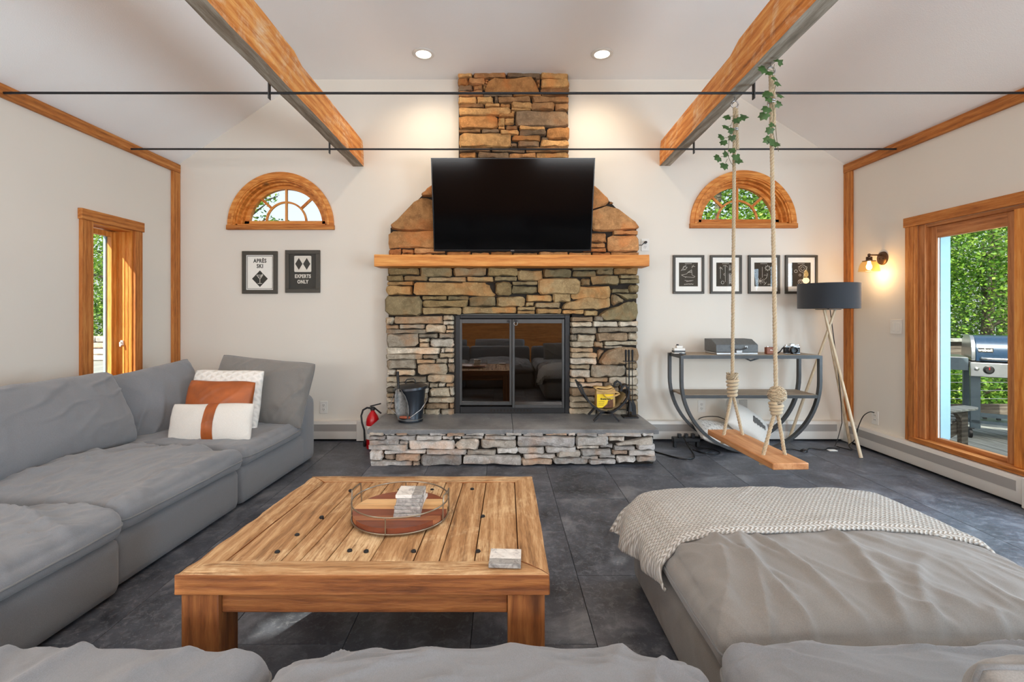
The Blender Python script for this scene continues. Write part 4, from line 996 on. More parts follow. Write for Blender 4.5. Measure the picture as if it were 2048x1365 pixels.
build(MB().tube([(tcx+(tr+.004)*cos(2*pi*i/56), tcy+(tr+.004)*sin(2*pi*i/56), tz+.062) for i in range(56)], .0028, 6, True), 'upper_ring', M['nickel'], tray, smooth=60)
for a in (-95, 95):
    x, y = tcx+(tr+.004)*cos(R(a)), tcy+(tr+.004)*sin(R(a)); build(MB().tube([(x, y, tz+.003), (x, y, tz+.062)], .0026, 6), 'post', M['nickel'], tray, smooth=60)
for a in (172, -8):
    P_ = []
    for k in range(13):
        f = k/12; aa = R(a + 14*cos(pi*f)); zz = tz+.004+(.092)*min(1, 2.6*sin(pi*f)) if 0 < k < 12 else tz+.004
        P_.append((tcx+(tr+.006)*cos(aa), tcy+(tr+.006)*sin(aa), zz))
    build(MB().tube(P_, .003, 6), 'handle', M['nickel'], tray, smooth=60)
def coaster(label, x, y, z, rz, group, w=.098):
    t = thing('coaster', label, 'coaster', (x, y, z), R(rz), group); h = w/2
    build(bx(-h, h, -h*.24, h, 0, .0125), 'white_slab', M['marble'], t, world=False, bevel=.0015)
    build(bx(-h, h, -h, -h*.24, 0, .0125), 'grey_slab', M['marble_grey'], t, world=False, bevel=.0015)
    return t
cz = tz+.0242
order = ['bottom', 'second from bottom', 'third from bottom', 'fourth from bottom', 'fifth from bottom', 'topmost']
for i in range(6):
    coaster('%s square marble coaster in the stack on the round tray' % order[i], -.345+[-.006, -.003, .0, .006, .003, .001][i], 1.824+[0, .004, .006, .010, .012, .016][i], cz+.0127*i, [4, 2, -3, -4, 3, 90][i], 'marble coasters stacked on the tray')
coaster('single square marble coaster lying alone near the corner of the coffee table', .012, 1.512, TZ+.0042, -3, None)

# ------------------------------------------------------------------ framed prints
def frame(label, px0, px1, py0, py1, fw, mat_w, group, tilt=0):
    k = YB/F; x0, x1 = (px0-1003)*k, (px1-1003)*k; z1, z0 = 1.2-(py0-625)*k, 1.2-(py1-625)*k
    t = thing('framed_print', label, 'picture', ((x0+x1)/2, YB, z0), 0, group); y = YB-.022
    fr = MB().box(x0, x1, y, YB, z0, z0+fw).box(x0, x1, y, YB, z1-fw, z1).box(x0, x0+fw, y, YB, z0+fw, z1-fw).box(x1-fw, x1, y, YB, z0+fw, z1-fw)
    build(fr, 'frame', M['frame'], t, bevel=.002)
    build(bx(x0+fw-.002, x1-fw+.002, YB-.010, YB-.004, z0+fw-.002, z1-fw+.002), 'mat_board', mat_w, t)
    build(bx(x0+fw-.001, x1-fw+.001, YB-.0145, YB-.013, z0+fw-.001, z1-fw+.001), 'glass_pane', M['picture_glass'], t)
    return t, (x0+x1)/2, (z0+z1)/2, x0+fw, x1-fw, z0+fw, z1-fw
def flat(poly, y=YB-.0105, d=.0004): return MB().prism(poly, y-d, y, 'y')
def line2(mb, a, b, w, y=YB-.0108):
    a = Vector(a); b = Vector(b); d = (b-a); n = Vector((-d.y, d.x)).normalized()*w/2
    mb.prism([tuple(a-n), tuple(b-n), tuple(b+n), tuple(a+n)], y-.0003, y, 'y')
t, cx, cz_, x0, x1, z0, z1 = frame('black framed ski poster reading APRES SKI above a cocktail glass in a diamond', 486, 556, 503, 588, .036, M['paper'], 'ski posters below the arched window')
b_ = MB(); i = .011
for (a, b) in (((x0+i, z0+i), (x1-i, z0+i)), ((x1-i, z0+i), (x1-i, z1-i)), ((x1-i, z1-i), (x0+i, z1-i)), ((x0+i, z1-i), (x0+i, z0+i))): line2(b_, a, b, .004)
build(b_, 'border_line', M['ink_dark'], t)
build(text_mb('APRÈS', .050, wallM(cx, YB-.0106, z1-.056), .0003, 1.14, .0018, .80), 'lettering', M['ink_dark'], t, world=True)
build(text_mb('SKI', .050, wallM(cx, YB-.0106, z1-.106), .0003, 1.14, .0018, .80), 'lettering', M['ink_dark'], t)
dz = z0+.105; build(flat([(cx-.074, dz), (cx, dz-.078), (cx+.074, dz), (cx, dz+.078)]), 'diamond', M['ink_dark'], t)
g_ = MB(); y_ = YB-.0112
line2(g_, (cx-.032, dz+.034), (cx+.030, dz+.034), .005, y_); line2(g_, (cx-.030, dz+.033), (cx, dz-.004), .005, y_); line2(g_, (cx+.028, dz+.033), (cx, dz-.004), .005, y_)
line2(g_, (cx, dz), (cx, dz-.044), .005, y_); line2(g_, (cx-.020, dz-.045), (cx+.020, dz-.045), .005, y_); line2(g_, (cx+.004, dz+.014), (cx+.026, dz+.046), .006, y_); line2(g_, (cx-.018, dz+.018), (cx+.016, dz+.018), .004, y_)
build(g_, 'cocktail_glass', M['ink_white'], t)
t, cx, cz_, x0, x1, z0, z1 = frame('black framed ski poster with two diamonds reading EXPERTS ONLY', 572, 641, 501, 586, .036, M['ink_dark'], 'ski posters below the arched window')
rr = []; w, h, r = .080, .076, .010; mz = z1-.093
for (sx, sz, a0) in ((1, 1, 0), (-1, 1, 90), (-1, -1, 180), (1, -1, 270)):
    for k in range(5): rr.append((cx+sx*(w-r)+r*cos(R(a0+k*22.5)), mz+sz*(h-r)+r*sin(R(a0+k*22.5))))
build(flat(rr), 'panel', M['ink_white'], t)
for s in (-1, 1): build(MB().prism([(cx+s*.037-.034, mz), (cx+s*.037, mz-.056), (cx+s*.037+.034, mz), (cx+s*.037, mz+.056)], YB-.0114, YB-.0109, 'y'), 'diamond', M['ink_dark'], t)
build(text_mb('EXPERTS', .046, wallM(cx, YB-.0106, z1-.210), .0003, 1.14, .0018, .76), 'lettering', M['ink_white'], t)
build(text_mb('ONLY', .046, wallM(cx, YB-.0106, z1-.262), .0003, 1.14, .0018, .76), 'lettering', M['ink_white'], t)
# four patent-style drawings
def drawing(k, t, cx, z0, z1):
    m = MB(); rd = random.Random(100+k); hw = .086; zc = (z0+z1)/2; hz = .109; lw_ = .0022
    build(MB().box(cx-hw-.003, cx+hw+.003, YB-.0103, YB-.010, zc-hz-.003, zc+hz+.003), 'print', M['print_dark'], t)
    Ln = lambda pts: [line2(m, pts[i], pts[i+1], lw_) for i in range(len(pts)-1)]
    for q in range(5): line2(m, (cx-.032+q*.013, zc+hz-.008), (cx-.032+q*.013+.010, zc+hz-.008), .003)
    circ = lambda x, z, r, n=10: Ln([(x+r*cos(2*pi*i/n), z+r*sin(2*pi*i/n)) for i in range(n+1)])
    if k == 0:
        Ln([(cx-.066, zc-.005), (cx-.02, zc+.004), (cx+.01, zc+.03), (cx+.03, zc+.045), (cx+.034, zc-.006), (cx+.062, zc-.02), (cx+.05, zc-.028), (cx-.036, zc-.022), (cx-.066, zc-.005)])
        Ln([(cx-.01, zc+.02), (cx+.03, zc+.018)]); Ln([(cx+.0, zc+.028), (cx+.032, zc+.03)]); Ln([(cx-.03, zc-.03), (cx-.02, zc-.02)])
        circ(cx-.035, zc+.062, .016); Ln([(cx-.07, zc+.034), (cx-.05, zc+.06), (cx-.02, zc+.09)]); Ln([(cx-.06, zc+.04), (cx-.03, zc+.045), (cx-.01, zc+.07)])
        Ln([(cx+.03, zc+.06), (cx+.05, zc+.09)]); Ln([(cx+.03, zc+.078), (cx+.062, zc+.074)])
        Ln([(cx-.036, zc-.055), (cx, zc-.062), (cx+.045, zc-.056)]); Ln([(cx-.02, zc-.066), (cx+.03, zc-.060)])
        for q in range(6): line2(m, (cx-.04+q*.015, zc-.093), (cx-.03+q*.015, zc-.090+rd.uniform(-.003, .006)), .004)
    elif k == 1:
        Ln([(cx-.05, zc-.04), (cx-.05, zc+.07), (cx-.058, zc+.08), (cx-.03, zc+.045)]); Ln([(cx-.062, zc+.06), (cx-.035, zc+.06)])
        Ln([(cx-.006, zc+.085), (cx-.004, zc-.07)]); Ln([(cx-.026, zc+.08), (cx+.0, zc+.086), (cx+.016, zc+.07)]); circ(cx-.012, zc+.0, .008)
        for q in (0, .012): Ln([(cx+.034+q, zc+.035), (cx+.034+q, zc+.09)])
        Ln([(cx+.03, zc+.05), (cx+.05, zc+.05)]); Ln([(cx+.034, zc-.09), (cx+.032, zc+.006), (cx+.052, zc+.006), (cx+.050, zc-.09)])
        for q in range(9): line2(m, (cx+.034, zc-.08+q*.009), (cx+.049, zc-.08+q*.009), .003)
        circ(cx-.03, zc-.075, .014)
    elif k == 2:
        Ln([(cx-.015, zc+.07), (cx-.015, zc-.03)]); circ(cx+.036, zc+.06, .022, 8)
        for q in range(8): a = q*.785; line2(m, (cx+.036+.012*cos(a), zc+.06+.012*sin(a)), (cx+.036+.03*cos(a), zc+.06+.03*sin(a)), lw_)
        Ln([(cx+.03, zc+.012), (cx+.034, zc-.002), (cx+.022, zc-.036), (cx+.0, zc-.05)]); Ln([(cx-.0, zc-.006), (cx+.028, zc-.006)])
        for q in range(9): a = q*.698; line2(m, (cx-.034, zc-.062), (cx-.034+.04*cos(a), zc-.062+.03*sin(a)), lw_)
        Ln([(cx+.0, zc-.1), (cx+.026, zc-.07)]); Ln([(cx+.0, zc-.07), (cx+.02, zc-.09)]); Ln([(cx+.034, zc-.098), (cx+.074, zc-.096)]); Ln([(cx+.036, zc-.09), (cx+.06, zc-.09)])
    else:
        circ(cx+.012, zc+.055, .034, 12); circ(cx+.012, zc+.055, .018, 8); Ln([(cx-.03, zc+.07), (cx+.012, zc+.09), (cx+.055, zc+.07), (cx+.05, zc+.04)])
        Ln([(cx+.016, zc+.016), (cx+.03, zc-.0), (cx+.02, zc-.02), (cx+.024, zc-.04)]); circ(cx-.012, zc-.006, .010, 6); circ(cx-.004, zc-.072, .026, 12); circ(cx-.004, zc-.072, .012, 8)
        Ln([(cx-.03, zc-.06), (cx+.03, zc-.05)]); circ(cx-.05, zc+.03, .014)
    tag(build(m, 'line_drawing', M['ink_white'], t), kind='stuff')
LB = ['framed dark patent drawing of a ski boot, first from the fireplace', 'framed dark patent drawing of ski poles, partly behind the farther swing rope',
      'framed dark patent drawing partly behind the nearer swing rope', 'framed dark patent drawing above the lamp shade, closest to the corner post']
for k, (a, b) in enumerate(((1345, 1407), (1419, 1482), (1495, 1558), (1569, 1633))):
    t, cx, cz_, x0, x1, z0, z1 = frame(LB[k], a, b, 511, 588, .022, M['paper'], 'four patent drawings in a row'); drawing(k, t, cx, z0, z1)

# ------------------------------------------------------------------ wall plates
def outlet(label, x, z, wall='back', Y=0, blank=False):
    t = thing('wall_outlet', label, 'outlet', (x, YB, z-.057) if wall == 'back' else (XR, Y, z-.057))
    if wall == 'back':
        build(bx(x-.036, x+.036, YB-.006, YB, z-.058, z+.058), 'cover_plate', M['white_plastic'], t, bevel=.002)
        if not blank:
            for s in (-1, 1):
                f = build(MB().lathe([(.0, -.002), (.015, -.002), (.017, 0)], (x, YB-.006, z+s*.02), 16, 'y'), 'socket', M['white_plastic'], t, smooth=40)
                build(MB().box(x-.008, x-.005, YB-.0088, YB-.0078, z+s*.02-.002, z+s*.02+.008).box(x+.005, x+.008, YB-.0088, YB-.0078, z+s*.02-.002, z+s*.02+.007).box(x-.002, x+.002, YB-.0088, YB-.0078, z+s*.02-.010, z+s*.02-.005), 'slots', M['black'], f)
    else:
        build(bx(XR-.006, XR, Y-.036, Y+.036, z-.058, z+.058), 'cover_plate', M['white_plastic'], t, bevel=.002)
        for s in (-1, 1):
            f = build(MB().lathe([(.0, -.002), (.015, -.002), (.017, 0)], (XR-.006, Y, z+s*.02), 16, 'x'), 'socket', M['white_plastic'], t, smooth=40)
            build(MB().box(XR-.0088, XR-.0078, Y-.008, Y-.005, z+s*.02-.002, z+s*.02+.008).box(XR-.0088, XR-.0078, Y+.005, Y+.008, z+s*.02-.002, z+s*.02+.007), 'slots', M['black'], f)
    return t
kk = YB/F
outlet('white double outlet on the wall beside the padded sofa arm', (648-1003)*kk, 1.2-(815-625)*kk)
outlet('white outlet beside the fireplace just above the mantel end, a black plug in it', (1290-1003)*kk, 1.2-(490-625)*kk)
outlet('white double outlet on the wall below the console shelf', (1403-1003)*kk, 1.2-(813-625)*kk)
pl = thing('blank_wall_plate', 'plain grey blank wall plate below the console shelf', 'wall plate', ((1486-1003)*kk, YB, .27))
x_ = (1486-1003)*kk; z_ = 1.2-(812-625)*kk; build(bx(x_-.038, x_+.038, YB-.006, YB, z_-.045, z_+.058), 'plate', plain('grey_plate', L((176, 172, 164)), .5), pl, bevel=.002)
build(MB().lathe([(0, -.002), (.003, -.0015), (.0035, 0)], (x_, YB-.006, z_+.03), 8, 'y'), 'screw', M['chrome'], pl)
YO = F*XR/(1751-1003); outlet('white outlet on the door wall near the corner post, a black cord plugged into it', XR, 1.2-(836-625)*YO/F, 'right', YO)
pg = thing('power_plug', 'black plug and lead in the outlet beside the chimney', 'plug', ((1290-1003)*kk, YB-.03, 1.84))
build(MB().lathe([(.0, -.030), (.011, -.028), (.013, -.012), (.013, 0)], ((1290-1003)*kk, YB-.0082, 1.2-(487-625)*kk+.006), 12, 'y'), 'plug', M['black_plastic'], pg, smooth=40)
px_ = (1290-1003)*kk; pz_ = 1.2-(487-625)*kk+.006
build(MB().tube([(px_, YB-.036, pz_), (px_-.02, YB-.05, pz_-.006), (px_-.045, YB-.05, pz_-.03), (px_-.075, YB-.04, pz_-.028), (px_-.10, YB-.03, pz_-.035)], .004, 6), 'cord', M['black_plastic'], pg, smooth=60)
YS = F*XR/(1793-1003); zs_ = 1.2-(654-625)*YS/F
sw = thing('light_switch', 'white double rocker light switch plate between the sconce and the glass door', 'light switch', (XR, YS, zs_-.058))
build(bx(XR-.006, XR, YS-.058, YS+.058, zs_-.059, zs_+.059), 'cover_plate', M['white_plastic'], sw, bevel=.002)
for s in (-1, 1): build(bx(XR-.009, XR-.005, YS+s*.024-.017, YS+s*.024+.017, zs_-.034, zs_+.034), 'rocker', M['white_plastic'], sw, bevel=.0015)

# ------------------------------------------------------------------ sconce
YQ = F*XR/(1766-1003); zq = 1.2-(517-625)*YQ/F
sc = thing('wall_sconce', 'bronze wall sconce with an amber glass bell shade and glowing filament bulb', 'wall lamp', (XR, YQ, zq-.13))
build(MB().lathe([(.0, -.016), (.044, -.016), (.055, -.011), (.058, 0)], (XR, YQ, zq), 32, 'x'), 'back_plate', M['bronze'], sc, smooth=40)
for s in (-1, 1): build(MB().lathe([(0, -.005), (.004, -.004), (.005, 0)], (XR-.016, YQ+s*.02, zq-.004), 8, 'x'), 'screw', M['black'], sc)
xs = XR-.118; za_ = zq+.028
build(MB().tube([(XR-.014, YQ, za_), (xs, YQ, za_)], .0062, 10), 'arm', M['bronze'], sc, smooth=60)
build(MB().lathe([(.0, .013), (.008, .011), (.012, .004), (.012, -.004), (.008, -.011), (.0, -.013)], (xs, YQ, za_), 16), 'knuckle', M['bronze'], sc, smooth=60)
soc = build(MB().lathe([(.009, -.012), (.022, -.016), (.023, -.020), (.0235, -.024), (.022, -.027), (.0235, -.030), (.022, -.034), (.0235, -.037), (.024, -.046), (.050, -.050), (.050, -.054), (.0, -.054)], (xs, YQ, za_), 24), 'socket', M['bronze'], sc, smooth=35)
M['amber'] = glass('amber_glass', (1.0, .92, .76), 1.12)
sh = [(.047, -.054), (.056, -.062), (.066, -.080), (.073, -.105), (.077, -.132), (.0775, -.140), (.0745, -.140), (.074, -.132), (.070, -.106), (.063, -.081), (.053, -.064), (.044, -.056)]
V = MB().lathe(sh, (xs, YQ, za_), 32); build(V, 'glass_shade', M['amber'], sc, smooth=60)
build(MB().lathe([(.0, -.128), (.012, -.124), (.020, -.110), (.021, -.095), (.014, -.075), (.011, -.054)], (xs, YQ, za_), 18), 'bulb', emit('filament_bulb', (1.0, .72, .34), 16.0), sc, smooth=60)
lamp('POINT', 'sconce_lamp', (xs-.0, YQ, za_-.16), 2.2, (1.0, .62, .30), shadow_soft_size=.03)
# ------------------------------------------------------------------ half-moon console
CX0, CX1, CYF, CYB, CZ = 1.520, 2.722, 4.10, 4.425, .835
co = thing('console_table', 'half-moon console with curved dark steel legs and two grey wood shelves', 'console table', ((CX0+CX1)/2, (CYF+CYB)/2, 0))
cm = (CX0+CX1)/2; hw = (CX1-CX0)/2-.012
def ushape(y):
    pts = [(cm-hw, y, CZ-.004), (cm-hw, y, CZ-.10)]
    pts += [(cm-hw*cos(pi*i/36), y, .615-.603*sin(pi*i/36)) for i in range(37)]
    pts += [(cm+hw, y, CZ-.10), (cm+hw, y, CZ-.004)]
    return MB().strap(pts, .036, .024, (0, 1, 0))
build(ushape(CYF+.018), 'leg_hoop', M['metal_dark'], co, smooth=30); build(ushape(CYB-.018), 'leg_hoop', M['metal_dark'], co, smooth=30)
build(bx(CX0+.024, CX1-.024, CYF+.012, CYB-.012, CZ-.014, CZ+.002), 'top_shelf', M['greywood'], co, bevel=.001)
fr = MB().box(CX0+.024, CX1-.024, CYF, CYF+.012, CZ-.030, CZ).box(CX0+.024, CX1-.024, CYB-.012, CYB, CZ-.030, CZ).box(CX0+.012, CX0+.024, CYF+.036, CYB-.036, CZ-.030, CZ).box(CX1-.024, CX1-.012, CYF+.036, CYB-.036, CZ-.030, CZ)
build(fr, 'top_rail', M['metal_dark'], co)
zm = .495; hm = hw*math.sqrt(1-((.615-zm)/.603)**2)-.012
build(bx(cm-hm, cm+hm, CYF+.012, CYB-.012, zm-.014, zm+.002), 'lower_shelf', M['greywood'], co, bevel=.001)
fr = MB().box(cm-hm, cm+hm, CYF+.002, CYF+.012, zm-.026, zm).box(cm-hm, cm+hm, CYB-.012, CYB-.002, zm-.026, zm)
build(fr, 'lower_rail', M['metal_dark'], co)
zt = CZ+.0022
def onY(px, Y): return (px-1003)*Y/F
# toy-sized white model on a box
Y = 4.24; x = onY(1357, Y); o = thing('keepsake_box', 'small white and grey boxy keepsake at the fireplace end of the console', 'ornament', (x, Y, zt))
build(bx(x-.048, x+.048, Y-.03, Y+.03, zt, zt+.050), 'body', M['white_plastic'], o, bevel=.004)
build(bx(x-.049, x+.049, Y-.031, Y+.031, zt+.012, zt+.030), 'grey_band', M['metal_dark'], o, bevel=.002)
build(bx(x-.022, x+.030, Y-.02, Y+.02, zt+.050, zt+.072), 'upper_block', M['white_plastic'], o, bevel=.003)
build(MB().lathe([(.0, .012), (.010, .011), (.011, 0)], (x-.012, Y-.01, zt+.072), 12), 'button', M['black_plastic'], o, smooth=40)
Y = 4.15; x = onY(1366, Y); o = thing('flat_gadget', 'small dark flat gadget lying before the white boxy keepsake', 'gadget', (x, Y, zt))
build(bx(x-.03, x+.022, Y-.012, Y+.012, zt, zt+.012), 'body', M['black_plastic'], o, bevel=.003); build(bx(x-.012, x+.008, Y-.009, Y+.009, zt+.012, zt+.015), 'cap', M['chrome'], o)
# portable typewriter case
ty = thing('typewriter_case', 'dark grey hard typewriter case with sloping lid and metal handle on the console', 'case', (1.985, 4.26, zt))
xa, xb, ya, yb = 1.835, 2.195, 4.135, 4.375
pr = [(ya, zt+.020), (ya, zt+.085), (ya+.10, zt+.128), (yb, zt+.128), (yb, zt+.020)]
casm = plain('grey_leatherette', L((92, 95, 96)), .5, 0, .15, 60, .3)
build(MB().prism(pr, xa, xb, 'x'), 'lid', casm, ty, bevel=.004)
build(bx(xa+.003, xb-.003, ya-.003, yb-.003, zt, zt+.018), 'tray', M['chrome'], ty, bevel=.003)
hx = 2.03
build(MB().tube([(hx-.060, ya-.004, zt+.066), (hx-.056, ya-.014, zt+.056), (hx-.030, ya-.018, zt+.046), (hx, ya-.019, zt+.043), (hx+.030, ya-.018, zt+.046), (hx+.056, ya-.014, zt+.056), (hx+.060, ya-.004, zt+.066)], .0055, 8), 'handle', M['metal_dark'], ty, smooth=60)
for s in (-1, 1): build(bx(hx+s*.060-.012, hx+s*.060+.012, ya-.008, ya, zt+.058, zt+.076), 'handle_mount', M['chrome'], ty, bevel=.002)
build(bx(hx-.026, hx+.026, ya-.009, ya, zt+.012, zt+.040), 'latch', M['chrome'], ty, bevel=.003)
# little brown box with white numbers
x, Y = onY(1542, 4.2), 4.2; o = thing('brown_gadget', 'small brown leather-cased gadget with a white mark between the case and the camera', 'gadget', (x, Y, zt))
build(bx(x-.048, x+.048, Y-.02, Y+.02, zt, zt+.060), 'body', plain('brown_case', L((132, 76, 52)), .5, 0, .1), o, bevel=.005)
build(MB().lathe([(.0, .009), (.007, .008), (.008, 0)], (x-.03, Y, zt+.060), 10), 'knob', M['chrome'], o, smooth=40)
build(text_mb('=-1', .024, wallM(x, Y-.0205, zt+.034), .0004, 1.1, .001), 'lettering', M['ink_white'], o)
# 35 mm camera
x, Y = onY(1583, 4.23), 4.23; o = thing('film_camera', 'black and silver film camera with a round lens at the lamp end of the console', 'camera', (x, Y, zt))
build(bx(x-.066, x+.066, Y-.018, Y+.018, zt+.002, zt+.052), 'body', M['black_plastic'], o, bevel=.006)
build(bx(x-.066, x+.066, Y-.018, Y+.018, zt+.0525, zt+.070), 'top_plate', M['chrome'], o, bevel=.004)
build(bx(x-.066, x+.066, Y-.018, Y+.018, zt, zt+.0065), 'bottom_plate', M['chrome'], o, bevel=.001)
build(MB().prism([(x-.026, zt+.066), (x+.026, zt+.066), (x+.014, zt+.090), (x-.014, zt+.090)], Y-.020, Y+.016, 'y'), 'prism_housing', M['chrome'], o, bevel=.003)
build(MB().lathe([(.031, 0), (.031, -.014), (.028, -.016), (.028, -.034), (.030, -.036), (.030, -.046), (.023, -.046), (.018, -.034), (0, -.032)], (x-.006, Y-.018, zt+.034), 28, 'y'), 'lens', M['black_plastic'], o, smooth=35)
build(MB().lathe([(.031, 0), (.0325, -.004), (.0325, -.010), (.031, -.012)], (x-.006, Y-.018, zt+.034), 28, 'y'), 'lens_ring', M['chrome'], o, smooth=35)
for dx, r, h in ((-.048, .012, .010), (.036, .010, .008), (.054, .009, .011)): build(MB().lathe([(0, h), (r*.9, h), (r, h*.6), (r, 0)], (x+dx, Y, zt+.070), 14), 'dial', M['chrome'], o, smooth=40)
build(MB().strap([(x-.068, Y, zt+.055), (x-.085, Y-.005, zt+.045), (x-.105, Y-.01, zt+.020), (x-.135, Y-.02, zt+.006), (x-.165, Y-.035, zt+.004)], .012, .003, (0, .8, .6)), 'strap', M['black_plastic'], o, smooth=60)
cb = thing('camera_strap', 'black strap loop hanging behind the console top below the camera', 'strap', (2.30, 4.44, .76))
build(MB().strap([(2.20, 4.447, CZ+.0), (2.225, 4.447, .785), (2.29, 4.447, .755), (2.36, 4.447, .775), (2.44, 4.447, .800), (2.48, 4.447, CZ)], .003, .014, (0, 1, 0)), 'loop', M['black_plastic'], cb, smooth=60)
# pillows and cable clutter under the console
t_, P_, Mx_ = pillow('floor_pillow', 'white pillow with small grey stitch marks lying flat under the console', (1.945, 4.27, .120), .46, .34, .16, 0, 76, 0, M['white_fabric'], 81, .004, .04, piping=False, tilt=13)
patch(t_, P_, Mx_, lambda u, v: (int((u+1)*9+int((v+1)*11)*.5) % 2 == 0) and (abs(((v+1)*11) % 1-.5) < .16) and (abs(((u+1)*9) % 1-.5) < .3) and abs(u) < .85 and abs(v) < .85, 'stitch_marks', plain('grey_stitch', L((118, 118, 116)), .8), -1, .002, 84)['kind'] = 'stuff'
t_, P_, Mx_ = pillow('floor_pillow', 'white pillow with a dark zigzag motif leaning on the other one under the console', (2.185, 4.30, .215), .44, .32, .16, 0, 50, 0, M['white_fabric'], 85, .004, .04, piping=False, tilt=33)
patch(t_, P_, Mx_, lambda u, v: -.05 < u < .62 and abs(v+.05) < .28 - .05*(int((u+1)*14) % 2) - max(0, u-.3)*.4, 'zigzag_motif', plain('charcoal_print', L((92, 90, 88)), .85), -1, .002, 70)
pw = thing('power_strip', 'black power strip with tangled leads at the foot of the console hoop', 'power strip', (1.64, 4.30, 0))
build(bx(1.52, 1.76, 4.27, 4.33, .05, .09), 'housing', M['black_plastic'], pw, bevel=.006)
build(MB().box(1.53, 1.55, 4.28, 4.32, 0, .05).box(1.73, 1.75, 4.28, 4.32, 0, .05), 'foot', M['black_plastic'], pw)
for k in range(3): build(bx(1.56+k*.06, 1.59+k*.06, 4.265, 4.30, .09, .125), 'plug', M['black_plastic'], pw, bevel=.004)
rd = random.Random(5)
def cord(label, pts, r=.0045, name='floor_cable', mat='black_plastic', cat='cable'):
    P = [Vector(p) for p in pts]; out = []
    for i in range(len(P)-1):
        p0, p1, p2, p3 = P[max(i-1, 0)], P[i], P[i+1], P[min(i+2, len(P)-1)]
        for k in range(7):
            t = k/7; out.append(.5*((2*p1)+(p2-p0)*t+(2*p0-5*p1+4*p2-p3)*t*t+(3*p1-p0-3*p2+p3)*t**3))
    out.append(P[-1]); o = build(MB().tube(out, r, 6), name, M[mat], None, smooth=60); return tag(o, label, cat)
cord('thick black lead curving over the floor between the hearth and the console hoop', [(1.24, 4.26, .006), (1.34, 4.10, .006), (1.46, 3.95, .006), (1.56, 3.95, .006), (1.61, 4.05, .006), (1.605, 4.16, .05), (1.60, 4.24, .10), (1.63, 4.30, .11)], .0065)
cord('thin black lead arching up behind the flat pillow to the wall under the console', [(1.78, 4.34, .06), (1.79, 4.42, .17), (1.82, 4.45, .22), (1.90, 4.45, .24), (2.0, 4.45, .235), (2.08, 4.44, .20)], .004)
cord('thin black lead with a small plug trailing on the floor right of the swing seat', [(2.40, 4.17, .006), (2.52, 4.22, .006), (2.60, 4.14, .006), (2.70, 4.24, .006), (2.80, 4.20, .006), (2.88, 4.26, .006), (2.96, 4.23, .006)], .0042)
cord('tangle of thin black cord coiled beneath the console power strip', [(1.66, 4.20, .005), (1.72, 4.10, .005), (1.80, 4.16, .02), (1.74, 4.24, .01), (1.68, 4.14, .012), (1.78, 4.06, .005), (1.86, 4.12, .005), (1.80, 4.22, .015), (1.70, 4.18, .01)], .004)
lb = bx(2.83, 2.90, 4.17, 4.21, .001, .006); tag(build(lb, 'paper_tag', M['paper'], None), 'small white paper tag on the floor near the lamp', 'tag')
cord('black lamp cord from the door wall outlet down to the floor behind the tripod lamp', [(XR-.012, YO, 1.2-(826-625)*YO/F), (XR-.05, YO, .335), (XR-.085, YO+.03, .29), (XR-.10, YO+.07, .18), (XR-.105, YO+.10, .07), (XR-.13, YO+.14, .008), (3.04, 4.20, .006), (2.98, 4.30, .006)], .0042, 'wall_cable')
fl = thing('floor_plug', 'round black foot switch on the lamp lead between console and tripod', 'switch', (2.60, 4.16, 0))
build(MB().lathe([(.0, .022), (.018, .020), (.028, .010), (.029, 0)], (2.60, 4.16, .0), 16), 'body', M['black_plastic'], fl, smooth=40); build(MB().lathe([(.0, .006), (.008, .005), (.009, 0)], (2.60, 4.16, .021), 12), 'button', M['metal_dark'], fl, smooth=40)

# ------------------------------------------------------------------ tripod floor lamp
lp = thing('floor_lamp', 'tripod floor lamp with pale wood legs and a dark navy drum shade', 'floor lamp', (2.86, 4.20, 0))
lc = Vector((2.838, 4.20, 0)); zb, zt2, rr_ = 1.232, 1.448, .233
build(MB().lathe([(rr_-.002, zb), (rr_, zt2), (rr_-.004, zt2), (rr_-.006, zb)], (lc.x, lc.y, 0), 48), 'shade', M['navy'], lp, smooth=60)
sp = MB()
for k in range(3): a = 2.1*k+.4; sp.tube([(lc.x, lc.y, zt2-.01), (lc.x+(rr_-.005)*cos(a), lc.y+(rr_-.005)*sin(a), zt2-.004)], .002, 5)
build(sp, 'shade_spider', M['black'], lp)
build(MB().lathe([(.0, 1.222), (.095, 1.222), (.095, 1.228), (.0, 1.228)], (lc.x, lc.y, 0), 24), 'top_plate', M['metal_dark'], lp, smooth=40)
build(MB().tube([(lc.x, lc.y, 1.226), (lc.x, lc.y, 1.43)], .006, 8), 'stem', M['metal_dark'], lp, smooth=60)
build(MB().lathe([(.0, 1.37), (.02, 1.36), (.028, 1.34), (.024, 1.31), (.014, 1.28), (.014, 1.25)], (lc.x, lc.y, 0), 16), 'bulb', M['white_plastic'], lp, smooth=60)
for top, foot in (((lc.x-.050, lc.y-.02, 1.222), (2.955, 3.974, .004)), ((lc.x+.062, lc.y+.0, 1.222), (2.645, 4.46, .006)), ((lc.x-.012, lc.y+.03, 1.222), (3.168, 4.395, .004))):
    build(MB().tube([top, foot], [.0105, .0135], 10), 'leg', M['lampwood'], lp, smooth=60)
build(MB().tube([(lc.x+.03, lc.y+.02, 1.22), (lc.x+.085, lc.y+.05, .95), (2.985, 4.28, .62), (3.02, 4.30, .40), (3.07, 4.36, .20), (3.03, 4.36, .05), (2.98, 4.32, .006)], .0036, 6), 'cord', M['black_plastic'], lp, smooth=60)

